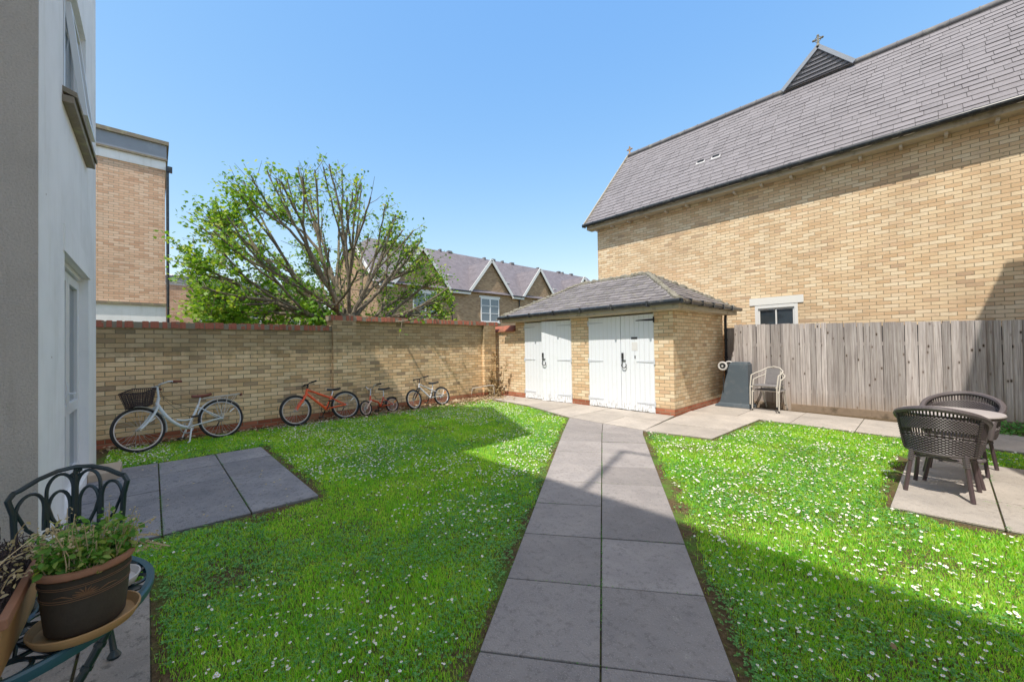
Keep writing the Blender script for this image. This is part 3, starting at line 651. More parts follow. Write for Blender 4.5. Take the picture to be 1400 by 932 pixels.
b.box(-2.875,-2.84,HY+.02,HY+.07,1.2,2.35); b.box(-2.15,-2.115,HY+.02,HY+.07,1.2,2.35); b.box(-2.84,-2.15,HY+.02,HY+.07,2.31,2.35); b.box(-2.51,-2.48,HY+.018,HY+.07,1.2,2.31)
wd = mkobj('window', b, M_white, T, bevel=.004); b = MB(); b.box(-2.87,-2.12,HY+.05,HY+.06,1.2,2.34); sub('pane', b, M_glass, wd)
b = MB(); b.box(-2.9,-2.05,HY+.5,HY+.52,1.2,2.4); mkobj('window_back_panel', b, M_black, T)  # black panel set back behind the window pane

# ------------------------------------------------------------------ fence
T = thing('timber_fence', 'weathered grey vertical board fence in front of the brick house', 'fence', (-.8,10.2,0))
def ftop(x): return 1.93 - (x+3.1)*.033
rnd = random.Random(9)
for xa, xb in ((-3.10,-2.11),(-2.01,.60),(.70,3.2)):
    b = MB(); x_ = xa
    while x_ < xb-.02:
        w_ = rnd.uniform(.082,.108); xe = min(x_+w_, xb); tl = rnd.uniform(-.004,.004); tz = ftop(x_) + rnd.uniform(-.008,.006)
        y0 = 10.2
        yj = rnd.uniform(-.004,.003); b.prism([(x_+.0005, y0+.000+yj),(xe-.0022, y0-.018+yj),(xe-.0022, y0-.006+yj),(x_+.0005, y0+.008+yj)], 'z', .13, tz)
        n = len(b.v)
        for k in range(n-8, n): q = b.v[k]; b.v[k] = (q[0]+tl*(q[2]), q[1], q[2])
        x_ = xe
    mkobj('board_panel', b, M_fence, T)
    b = MB(); b.box(xa,xb,y0+.012,y0+.018,.13,ftop(xb)-.03); mkobj('overlap_shade', b, M_under, T)  # dark sheet standing in for the shade in the board overlaps
for xp in (-2.06,.65):
    b = MB(); b.box(xp-.055,xp+.055,10.155,10.25,.0,ftop(xp)+.005); mkobj('post', b, M_fence, T)
b = MB(); b.box(-3.1,3.2,10.165,10.2,-.02,.15); mkobj('gravel_board', b, M_gravelb, T)
b = MB(); b.box(-3.1,3.2,10.205,10.26,.4,.47); b.box(-3.1,3.2,10.205,10.26,1.4,1.47); mkobj('back_rail', b, M_fence, T)
T = thing('fence_return', 'dark shaded bit of board fence between the store and the grey fence', 'fence', (-3.3,10.6,0))
b = MB(); x_ = -3.52
while x_ < -3.0: b.box(x_,x_+.1,10.78,10.795,.05,1.88+rnd.uniform(-.01,.01)); x_ += .102
mkobj('board_panel', b, M_fence, T); b = MB(); b.box(-3.12,-3.03,10.28,10.76,.05,1.9); mkobj('post', b, M_fence, T)

# ------------------------------------------------------------------ white rendered building at the left
T = thing('rendered_building', 'white and rough grey rendered building at the left edge with glazed door', 'building', (-5,-1,0))
b = MB(); WY = -.56
b.wallholes('y', WY, -7.46, -4.0, -.05, 9.4, [(-6.67,-5.02,.12,2.37),(-6.45,-4.95,3.72,5.06)])
b.quad((-7.46,WY,-.05),(-7.46,-6,-.05),(-7.46,-6,9.4),(-7.46,WY,9.4))
b.poly([(-7.72,WY-.01,8.9),(-2.9,WY-.01,9.4),(-5.2,WY-.01,11.9)]) 
mkobj('wall', b, M_rwhite, T)
b = MB(); b.quad((-4.0,WY-.001,-.05),(-4.0,-2.65,-.05),(-4.0,-2.65,9.4),(-4.0,WY-.001,9.4)); mkobj('side_wall', b, M_rgrey, T)
for zz in ((.12,2.37,-6.67,-5.02),(3.72,5.06,-6.45,-4.95)):
    b = MB(); z0, z1, xa, xb = zz
    b.quad((xa,WY,z0),(xa,WY-.25,z0),(xa,WY-.25,z1),(xa,WY,z1)); b.quad((xb,WY,z0),(xb,WY-.25,z0),(xb,WY-.25,z1),(xb,WY,z1)); b.quad((xa,WY,z1),(xb,WY,z1),(xb,WY-.25,z1),(xa,WY-.25,z1)); b.quad((xa,WY,z0),(xb,WY,z0),(xb,WY-.25,z0),(xa,WY-.25,z0)); mkobj('reveal', b, M_rwhite, T)
b = MB(); b.box(-6.75,-4.94,WY-.003,WY+.012,2.37,2.60); mkobj('lintel_band', b, M_rwhite, T)
b = MB(); b.quad((-7.74,WY+.2,8.85),(-5.2,WY+.2,11.95),(-5.2,-9,11.95),(-7.74,-9,8.85)); b.quad((-2.9,WY+.2,9.3),(-5.2,WY+.2,11.95),(-5.2,-9,11.95),(-2.9,-9,9.3)); b.quad((-7.74,WY+.2,8.84),(-2.9,WY+.2,9.29),(-2.9,-9,9.29),(-7.74,-9,8.84)); mkobj('roof', b, M_slate, T)
fy = WY-.085
def frame(b, xa, xb, z0, z1, w, y0, y1):
    b.box(xa,xa+w,y0,y1,z0,z1); b.box(xb-w,xb,y0,y1,z0,z1); b.box(xa+w,xb-w,y0,y1,z1-w,z1); b.box(xa+w,xb-w,y0,y1,z0,z0+w)
b = MB(); frame(b, -6.67,-5.02,.12,2.37,.06,fy-.06,fy); fr = mkobj('door_frame', b, M_pvc, T, bevel=.004)
for xa, xb in ((-6.60,-5.85),(-5.83,-5.09)):
    b = MB(); frame(b, xa, xb, .19, 2.30, .09, fy-.045, fy+.015); b.box(xa+.09,xb-.09,fy-.045,fy+.015,.88,.99); d = mkobj('door', b, M_pvc, T, bevel=.004)
    b = MB(); b.box(xa+.09,xb-.09,fy-.025,fy-.015,.28,2.21); sub('pane', b, M_glassb, d)
    if xa > -6: 
        b = MB(); b.box(xa+.025,xa+.06,fy+.016,fy+.026,.98,1.22); b.tube([(xa+.042,fy+.026,1.10),(xa+.042,fy+.07,1.10),(xa+.16,fy+.075,1.10)], .010, 8); sub('handle', b, M_pvc, d, smooth=True)
b = MB(); b.box(-6.55,-5.2,fy-.0,fy+.035,2.32,2.365); mkobj('door_vent', b, M_pvc, T)
b = MB(); frame(b, -6.45,-4.95,3.80,5.06,.06,fy-.06,fy-.0); frame(b,-5.65,-5.01,3.86,5.0,.055,fy-.03,fy+.02); b.box(-5.70,-5.65,fy-.06,fy,3.8,5.06)
wn_ = mkobj('window', b, M_pvc, T, bevel=.004); b = MB(); b.box(-6.40,-5.01,fy-.03,fy-.02,3.86,5.0); sub('pane', b, M_glassb, wn_)
b = MB(); M = Matrix.Translation((-6.04,fy+.02,4.98)) @ Matrix.Rotation(radians(6), 4, 'X'); bb = MB(); frame(bb, -.34,.34,-1.1,0,.055,-.02,.03); bb.v = [tuple(M @ Vector(q)) for q in bb.v]; s_ = sub('open_sash', bb, M_pvc, wn_, bevel=.004)
b = MB(); x_ = -6.52
while x_ < -4.93:
    xe = min(x_+.27, -4.88); b.prism([(WY-.10,3.80),(WY+.085,3.73),(WY+.085,3.685),(WY-.10,3.75)], 'x', x_+.004, xe-.004); x_ += .27
b.box(-6.5,-4.89,WY,WY+.068,3.62,3.68)
mkobj('sill', b, M_sill, T, bevel=.004)
T2 = tag(mkobj('doorstep', MB().box(-7.05,-6.5,-.558,-.30,0,.11), M_card, bevel=.01), 'tan stone step at the far foot of the white building', 'step')

# the wing behind the camera and the block to the right (they stand where their shadows say they stand)
T = thing('rear_wing', 'tall rendered wing that throws its shadow across the lawn and path', 'building', (0,-3,0))
b = MB(); b.box(-3.99,9,-9,-3.25,-.05,10.9); mkobj('wall', b, M_rwhite, T)
b = MB(); b.box(-4.2,9,-9,-2.75,10.9,11.06); mkobj('roof', b, M_lead, T)
b = MB(); b.tube([(-.42,-3.0,11.0),(-.40,-3.0,14.4)], .045, 8); b.tube([(-.42,-3.0,14.38),(.08,-3.0,14.5)], .035, 6)
mkobj('aerial', b, M_spoke, T)
T = thing('side_block', 'brick block just outside the right edge that shades the fence end', 'building', (2.5,6,0))
b = MB(); b.prism([(1.75,-.05),(1.75,8.0),(2.1,9.0),(6,9.0),(6,-.05)], 'y', 7.9, 8.0); b.box(1.76,6,3.5,7.89,-.05,8.2); mkobj('wall', b, M_house, T)

# ------------------------------------------------------------------ background blocks
T = thing('flat_roofed_block', 'tall flat roofed brick block with white band seen over the left garden wall', 'building', (-17,-3,0))
bx_ = -17; b = MB(); b.box(-27,bx_,-9,.28,3.05,7.49); mkobj('wall', b, M_far, T)
b = MB(); b.box(-27,bx_+.03,-9,.30,7.49,7.80); b.box(-27,bx_+.02,-9,.29,-.05,3.0); mkobj('white_band', b, M_rwhite, T)
b = MB(); b.box(-27,bx_+.05,-9,.32,7.80,8.30); mkobj('parapet', b, M_lead, T)
b = MB(); b.box(-27,bx_+.12,-9,.38,8.30,8.42); b.box(-27,bx_+.09,-9,.34,7.78,7.84); mkobj('capping', b, M_sill, T)
b = MB(); b.box(-27,bx_+.08,-9,.30,3.0,3.08); mkobj('ledge', b, M_sill, T)
b = MB(); b.tube([(bx_+.1,.34,7.6),(bx_+.1,.34,0)], .04, 8); b.box(bx_+.04,bx_+.16,.3,.46,7.42,7.6); mkobj('downpipe', b, M_gutter, T)
T = thing('brick_terrace_block', 'lower brick block with lead roof edge seen behind the left of the tree', 'building', (-28,4,0))
b = MB(); b.box(-36,-28,-2,8.4,-.05,5.16); mkobj('wall', b, M_far, T)
b = MB(); b.box(-36,-27.97,-2,8.42,5.16,5.28); mkobj('white_band', b, M_rwhite, T)
b = MB(); b.box(-36,-27.93,-2,8.44,5.28,5.66); mkobj('parapet', b, M_lead, T)
b = MB(); b.poly([(-27.9,-2,5.66),(-27.9,8.46,5.66),(-32,8.46,6.35),(-32,-2,6.35)]); mkobj('roof', b, M_leadl, T)
def window(T, X, yc, zc, w, h, mul=1, tr=True, lint=True, frame_w=.07):
    b = MB(); y0, y1, z0, z1 = yc-w/2, yc+w/2, zc-h/2, zc+h/2
    b.box(X+.01,X+.07,y0,y0+frame_w,z0,z1); b.box(X+.01,X+.07,y1-frame_w,y1,z0,z1); b.box(X+.01,X+.07,y0+frame_w,y1-frame_w,z1-frame_w,z1); b.box(X+.01,X+.07,y0+frame_w,y1-frame_w,z0,z0+frame_w)
    for k in range(1, mul+1):
        ym = y0 + w*k/(mul+1); b.box(X+.012,X+.068,ym-frame_w*.75,ym+frame_w*.75,z0+frame_w,z1-frame_w)
    if tr:
        for zz in (.36,.68): b.box(X+.02,X+.06,y0+frame_w,y1-frame_w,z0+h*zz-.02,z0+h*zz+.02)
    o = mkobj('window', b, M_pvc, T); g = MB(); g.box(X+.022,X+.04,y0+.02,y1-.02,z0+.02,z1-.02); sub('pane', g, M_glassb, o)
    if lint:
        g = MB(); g.box(X+.005,X+.06,y0-.12,y1+.12,z1+.002,z1+.16); sub('lintel', g, M_lintel, o); g = MB(); g.box(X+.005,X+.1,y0-.06,y1+.06,z0-.08,z0-.002); sub('sill', g, M_lintel, o)
for yc, zc in ((2.15,4.75),(2.2,3.3),(4.6,4.75),(4.6,3.3),(6.75,3.55),(7.9,3.55)): window(T, -28, yc, zc, .6, .85, 0, True, False, .09)
T = thing('gabled_terrace', 'row of gabled brick houses with slate roof beyond the garden wall', 'house', (-22,20,0))
TX, ye, yf = -22, 9.7, 36.0
b = MB(); b.quad((TX,ye,-.05),(TX,yf,-.05),(TX,yf,5.5),(TX,ye,5.5)); b.quad((TX,ye,-.05),(-30,ye,-.05),(-30,ye,5.5),(TX,ye,5.5)); b.poly([(TX,ye,5.5),(-30,ye,5.5),(-27.2,ye,8.05),(-24.8,ye,8.05)]); b.box(-30,-29.9,ye,yf,0,5.5)
GA = (12.65,18.4,23.7,29.85)
for gy in GA: b.poly([(TX+.02,gy-2.0,5.42),(TX+.02,gy+2.0,5.42),(TX+.02,gy,7.85)])
mkobj('wall', b, M_terr, T)
b = MB(); b.quad((TX+.25,ye-.2,5.42),(TX+.25,yf,5.42),(-26,yf,9.15),(-26,ye+1.2,9.15)); b.poly([(TX+.25,ye-.2,5.42),(-26,ye+1.2,9.15),(-24.9,ye-.2,8.13)]); b.poly([(-24.9,ye-.2,8.13),(-26,ye+1.2,9.15),(-27.1,ye-.2,8.13)]); b.poly([(-26,ye+1.2,9.15),(-26,yf,9.15),(-30.25,yf,5.42),(-30.25,ye-.2,5.42),(-27.1,ye-.2,8.13)])
for gy in GA:
    xr = TX+.25-(7.95-5.42)/(9.15-5.42)*4.25
    for s_ in (-1,1): b.poly([(TX+.2,gy,7.97),(TX+.2,gy+s_*2.1,5.40),(TX+.2-.05,gy+s_*2.1,5.44),(xr,gy,7.97)])
mkobj('roof', b, M_tslate, T, fixn=False)
for gy in GA:
    b = MB()
    for s_ in (-1,1): b.bar((TX+.22,gy,7.93),(TX+.22,gy+s_*2.12,5.34), .05, .20, (0,0,1))
    mkobj('bargeboard', b, M_white, T)
b = MB(); b.bar((TX+.2,ye-.22,5.38),(-24.85,ye-.22,8.05), .05, .2); mkobj('bargeboard', b, M_white, T)
for y0, y1 in ((ye,10.6),(14.7,16.35),(20.45,21.65),(25.75,27.8),(31.9,36)):
    b = MB(); b.tube([(TX+.33,y0,5.40),(TX+.33,y1,5.40)], .06, 6); mkobj('gutter', b, M_gutter, T); b = MB(); b.box(TX+.2,TX+.3,y0,y1,5.2,5.36); mkobj('fascia', b, M_white, T)
for y_ in (14.9,21.3,26.2): b = MB(); b.tube([(TX+.33,y_,5.38),(TX+.1,y_,5.1),(TX+.1,y_,0)], .05, 6); mkobj('downpipe', b, M_gutter, T)
for k, y_ in enumerate((16.5,17.3,21,21.9,23.1,24.2,27.8,30.9,31.6,33)): b = MB(); b.box(-26.15,-25.85,y_,y_+.16+.2*(k%2),9.1,9.26); mkobj('ridge_vent', b, M_ridge, T)
for y_ in (15.4,18.0,21.0,23.2,26.9,28.9): b = MB(); b.box(TX-1.25,TX-1.05,y_,y_+.35,6.62,6.74); mkobj('roof_vent', b, M_leadl, T)
window(T, TX, 12.85, 4.2, 1.75, 1.75, 1, False); window(T, TX, 18.3, 4.2, 1.75, 1.75, 1, True); window(T, TX, 23.9, 4.2, 1.7, 1.7, 1, True); window(T, TX, 29.9, 4.2, 1.7, 1.7, 1, True)
# ------------------------------------------------------------------ fast leaf clouds
LEAFS = {
 'maple': np.array([(0,0,0),(.30,.12,.02),(.62,.50,-.03),(.30,.55,.03),(.22,1.0,-.05),(0,.72,.05),(-.22,1.0,-.05),(-.30,.55,.03),(-.62,.50,-.03),(-.30,.12,.02)]),
 'oval': np.array([(0,0,0),(.26,.25,.05),(.30,.6,.04),(0,1,-.06),(-.30,.6,.04),(-.26,.25,.05)]),
 'tri': np.array([(0,0,0),(.35,.5,.05),(0,1,0),(-.35,.5,.05)]),
}
def leaves(name, P, size, mat, parent=None, shape='maple', up=.5, rng=None, flat=None, loc=(0,0,0)):
    rng = rng or np.random.default_rng(1); P = np.asarray(P, float); n = len(P); T = LEAFS[shape]; k = len(T)
    nrm = rng.normal(size=(n,3)); nrm[:,2] = np.abs(nrm[:,2]) + up; nrm /= np.linalg.norm(nrm, axis=1)[:,None]
    d = rng.normal(size=(n,3)); d[:,2] -= .3; d -= nrm*(d*nrm).sum(1)[:,None]; d /= np.linalg.norm(d, axis=1)[:,None]
    c = np.cross(d, nrm); sz = (size[0] + (size[1]-size[0])*rng.random(n))[:,None,None]
    V = P[:,None,:] - np.array(loc) + sz*(T[None,:,0:1]*c[:,None,:] + T[None,:,1:2]*d[:,None,:] + T[None,:,2:3]*nrm[:,None,:]*2.)
    me = bpy.data.meshes.new(name); nv = n*k
    me.vertices.add(nv); me.vertices.foreach_set('co', V.reshape(-1)); me.loops.add(nv); me.loops.foreach_set('vertex_index', np.arange(nv)); me.polygons.add(n)
    me.polygons.foreach_set('loop_start', np.arange(0, nv, k)); me.polygons.foreach_set('loop_total', np.full(n, k)); me.update(calc_edges=True); me.materials.append(mat)
    o = bpy.data.objects.new(name, me); COL.objects.link(o)
    if parent is not None: o.parent = parent
    return o

# ------------------------------------------------------------------ the tree
TB = Vector((-10.3,3.74,0)); ER = Vector((er.x, er.y, 0)); EF = Vector((ef.x, ef.y, 0))
def TW(s, d, z): return TB + ER*s + EF*d + Vector((0,0,z))
env = [(0,2.7),(20,3.0),(41,3.1),(66,3.25),(80,3.8),(98,4.45),(115,4.5),(138,4.25),(150,3.8),(165,3.4),(180,3.0)]
def renv(th):
    for (a, ra), (b_, rb) in zip(env, env[1:]):
        if a <= th <= b_: return ra + (rb-ra)*(th-a)/(b_-a)
    return 3
rt = random.Random(21); targets = []
NT = 230
for i in range(NT):
    h = .02 + .98*(i+.5)/NT; ph = i*2.39996; c_ = sqrt(1-h*h)
    ds, dd, dz = c_*cos(ph)+rt.uniform(-.1,.1), c_*sin(ph)+rt.uniform(-.1,.1), h
    v = Vector((ds, dd, dz)).normalized(); th = math.degrees(atan2(v.z, v.x)); R = renv(max(0, min(180, th)))
    R = R*(1-abs(v.y)**1.5) + 3.1*abs(v.y)**1.5
    R *= rt.uniform(.86, 1.0)
    if (TB + ER*(v.x*R) + EF*(v.y*R)).x > -9.3 and rt.random() < .8: continue
    targets.append(v*R)
FORK = Vector((0,0,2.15))
def cluster(ts, k, rr):
    cs = [t.normalized() for t in rr.sample(ts, min(k, len(ts)))]
    for _ in range(8):
        g = [[] for _ in cs]
        for t in ts: g[max(range(len(cs)), key=lambda q: cs[q].dot(t.normalized()))].append(t)
        g = [q for q in g if q]; cs = [sum(q, Vector()).normalized() for q in g]
    return g
limbs = MB(); tips = []
def grow(p, tan, ts, level, frac):
    n = len(ts); r0 = .0225 * (n ** .47) + .005
    if n == 1:
        e = ts[0]; L = (e-p).length
        m_ = p*.5+e*.5 + tan*L*.12 + Vector((rt.uniform(-.08,.08), rt.uniform(-.08,.08), -.10*L))
        pts = []; 
        for i in range(8):
            t = i/7; q = p*(1-t)**2 + m_*2*t*(1-t) + e*t*t; q += Vector((rt.uniform(-1,1), rt.uniform(-1,1), rt.uniform(-1,1)))*.012*(t>0); pts.append(q)
        limbs.tube([FORK+Vector(q) for q in pts], [max(.011, r0*(1-.35*i/7)) for i in range(8)], 6); tips.append(pts); return
    mean = sum(ts, Vector())/n; e = p + (mean-p)*frac; L = (e-p).length; m_ = (p+e)*.5 + tan*L*.16
    pts = []
    for i in range(6):
        t = i/5; q = p*(1-t)**2 + m_*2*t*(1-t) + e*t*t; q += Vector((rt.uniform(-1,1), rt.uniform(-1,1), rt.uniform(-1,1)))*.012*(0<t<1); pts.append(q)
    limbs.tube([FORK+q for q in pts], [r0*(1-.18*i/5) for i in range(6)], 8)
    if n > 14: tips.append([pts[2],pts[3],pts[4],pts[5]])
    d = (pts[-1]-pts[-2]).normalized(); k = 2 if n < 6 else 3 if n < 20 else 4
    for g in cluster(ts, k, rt): grow(pts[-1], (d + (sum(g, Vector())/len(g)-p).normalized()).normalized(), g, level+1, .36 if n > 4 else .4)
for g in cluster(targets, 17, rt):
    mean = (sum(g, Vector())/len(g)).normalized(); grow(Vector((mean.x*.12, mean.y*.12, rt.uniform(-.3,.1))), Vector((mean.x*.35, mean.y*.35, .9)).normalized(), g, 0, .30)
def L2W(q): return TB + ER*q.x + EF*q.y + Vector((0,0,q.z))
tree = thing('pruned_tree', 'broad pruned tree with bare cut limbs and sparse fresh leaves behind the garden wall', 'tree', tuple(TB))
b = MB(); b.tube([tuple(TB+Vector((.12,-.05,-.05))), tuple(TB+Vector((.05,0,.6))), tuple(TB+Vector((-.02,.02,1.4))), tuple(TB+Vector((0,0,2.0))), tuple(TB+Vector((0,0,2.4)))], [.42,.31,.28,.30,.2], 14)
mkobj('trunk', b, M_bark, tree, smooth=True)
limbs.v = [tuple(L2W(Vector(v))) for v in limbs.v]
twig = MB(); LP = []
def leafiness(q):
    s, z = q.x, q.z+2.15
    w_ = L2W(q); lo = .15 if w_.x > -9.5 and s > -1.6 else 1.
    return lo*leafi(s, z)
def leafi(s, z):
    if s < -1.4: return 1.25 if z < 4.6 else 1.2
    if s < .4: return .34 if z > 4.6 else .42 if z > 3.2 else .5
    return .62 if z < 4 else .5
for pts in tips:
    for k in range(12):
        i = rt.uniform(.35, .98)*(len(pts)-1); a = pts[int(i)].lerp(pts[min(int(i)+1, len(pts)-1)], i-int(i)); d = (pts[-1]-pts[0]).normalized()
        dr = (d*.7 + Vector((rt.gauss(0,.6), rt.gauss(0,.6), rt.gauss(.15,.5)))).normalized(); L = rt.uniform(.18,.62); lf = leafiness(a)
        if rt.random() > .55 + lf*.6: continue
        e = a + dr*L; m_ = a + dr*L*.5 + Vector((0,0,-.03))
        twig.tube([L2W(FORK+a), L2W(FORK+m_), L2W(FORK+e)], [.008,.006,.003], 4)
        for j in range(int(rt.uniform(7, 18)*min(1.7, lf+.12))):
            t = rt.uniform(.3, 1.1); q = a.lerp(e, t) + Vector((rt.gauss(0,.075), rt.gauss(0,.075), rt.gauss(-.02,.07))); LP.append(L2W(FORK+q))
mkobj('limbs', limbs, M_bark, tree, smooth=True)
mkobj('twigs', twig, M_bark, tree)
# seeds / brown clusters high in the middle
pass
leaves('crown', [tuple(q) for q in LP], (.045,.095), M_tleaf, tree, 'maple', .35, np.random.default_rng(5), loc=tuple(TB))
# bright bush under the left of the tree
bush = thing('leafy_shrub', 'bright green leafy shrub behind the wall under the left of the tree', 'shrub', (-11.4,1.5,0))
rg = np.random.default_rng(8); P = []; b = MB()
for c in range(44):
    a_, h_ = rg.uniform(0,2*pi), rg.uniform(1.6,3.25); rad = 1.5*sqrt(max(.05, 1-((h_-2.1)/1.5)**2))*rg.uniform(.5,1)
    cc = np.array([-11.1+.682*rad*cos(a_)*1.1-.4*sin(a_), 2.05+.731*rad*cos(a_)*1.1+.6*sin(a_), h_]); P.append(cc + rg.normal(size=(75,3))*np.array([.2,.2,.17]))
    if c % 3 == 0: b.tube([(-11.4,1.5,.0),(-11.4+(cc[0]+11.4)*.3,1.5+(cc[1]-1.5)*.3,1.2),tuple(cc)], [.04,.025,.01], 5)
mkobj('stems', b, M_bark, bush); leaves('foliage', np.concatenate(P), (.06,.12), M_bleaf, bush, 'maple', .5, rg, loc=(-11.4,1.5,0))

# dried plant in the corner
T = thing('dried_plant', 'withered brown climbing plant in the corner by the store', 'plant', (-9.0,7.45,0)); b = MB(); P = []; rr = random.Random(3)
for k in range(26):
    x_, y_ = -9.0+rr.uniform(-.1,.45), 7.5+rr.uniform(-.25,.15); H_ = rr.uniform(.3,1.35) if k < 12 else rr.uniform(.2,.6); pts = [Vector((x_,y_,0))]
    for j in range(6): pts.append(pts[-1] + Vector((rr.gauss(0,.035), rr.gauss(0,.035), H_/6)))
    b.tube(pts, [.008]*6+[.003], 4)
    for j in range(int(H_*26)): q = pts[rr.randint(1,6)]; P.append(tuple(q+Vector((rr.gauss(0,.05), rr.gauss(0,.05), rr.gauss(0,.06)))))
mkobj('stems', b, M_dry, T); leaves('withered_leaves', P, (.05,.12), M_dry, T, 'oval', .1, loc=(-9.0,7.45,0))
b = MB(); b.tube([(-8.95,6.75,.30),(-8.85,7.0,.33),(-8.75,7.2,.36),(-8.7,7.35,.35)], [.012,.014,.012,.012], 6); b.tube([(-8.95,6.75,.30),(-8.98,6.7,.02)], .01, 6); b.tube([(-8.7,7.35,.35),(-8.72,7.38,.02)], .01, 6)
tag(mkobj('bent_stick', b, M_alum), 'pale bent stick lying against the dried plant in the wall corner', 'stick')
# litter
rg = np.random.default_rng(4); n = 3800; yy = rg.uniform(-.6,7.6,n); dens = np.clip((yy-1.0)/3, .22, 1); k_ = rg.random(n) < dens; yy = yy[k_]
xx_ = wx(yy) + .05 + np.abs(rg.normal(size=len(yy)))*np.clip(.10+.05*yy,.12,.42); P = np.stack([xx_, yy, rg.uniform(.012,.05,len(yy))], 1)
o = leaves('fallen_leaves', P, (.03,.09), M_litter, None, 'oval', 2.5, rg); tag(o, 'dry fallen leaves along the foot of the garden wall', 'leaves', kind='stuff')
P = np.stack([rg.uniform(.62,1.9,1800), rg.uniform(9.5,10.12,1800), rg.uniform(.01,.17,1800)], 1); P[:,2] *= np.clip((P[:,1]-9.45)/.3, .2, 1)
o = leaves('ground_cover', P, (.02,.05), M_clover, None, 'oval', .6, rg); tag(o, 'low green ground cover plants at the foot of the shaded fence end', 'plants', kind='stuff')

# ------------------------------------------------------------------ bicycles
def wheel(T, hub, r, steer=0., tyre_r=.02, refl=None, spokes=28, rimc=None, piv=None):
    M = Matrix.Identity(4)
    if steer and piv is not None: M = Matrix.Translation(piv) @ Matrix.Rotation(steer, 4, 'Z') @ Matrix.Translation(-Vector(piv))
    def X(b): b.v = [tuple(M @ Vector(v)) for v in b.v]; return b
    b = MB(); rr = r - tyre_r*2.0
    for k in range(spokes):
        a = 2*pi*k/spokes; s_ = .028*(1 if k % 2 else -1); a2 = a + (.35 if k % 4 < 2 else -.35)
        b.tube([(hub[0]+.018*cos(a2+1.2), s_, hub[2]+.018*sin(a2+1.2)), (hub[0]+rr*cos(a), 0, hub[2]+rr*sin(a))], .0016, 4, cap=False)
    b.tube([(hub[0],-.045,hub[2]),(hub[0],.045,hub[2])], .018, 10)
    w = mkobj('wheel', X(b), M_spoke, T)
    t = MB(); t.ring((hub[0],0,hub[2]), r-tyre_r, tyre_r, 'y', 56, 8); mkobj('tyre', X(t), M_rubber, w, smooth=True)
    t = MB(); k0 = len(t.v)
    t.ring((hub[0],0,hub[2]), rr-.004, .0105, 'y', 56, 6); mkobj('rim', X(t), rimc or M_rim, w, smooth=True)
    if refl:
        t = MB(); a = 2.5; c = Vector((hub[0]+rr*.72*cos(a), .012, hub[2]+rr*.72*sin(a))); t.bar(c-Vector((cos(a),0,sin(a)))*.045, c+Vector((cos(a),0,sin(a)))*.045, .018, .012, (0,1,0)); mkobj('reflector', X(t), refl, w)
    return w
def bez(p, q, m, n=10): p, q, m = Vector(p), Vector(q), Vector(m); return [p*(1-t)**2 + m*2*t*(1-t) + q*t*t for t in [i/n for i in range(n+1)]]
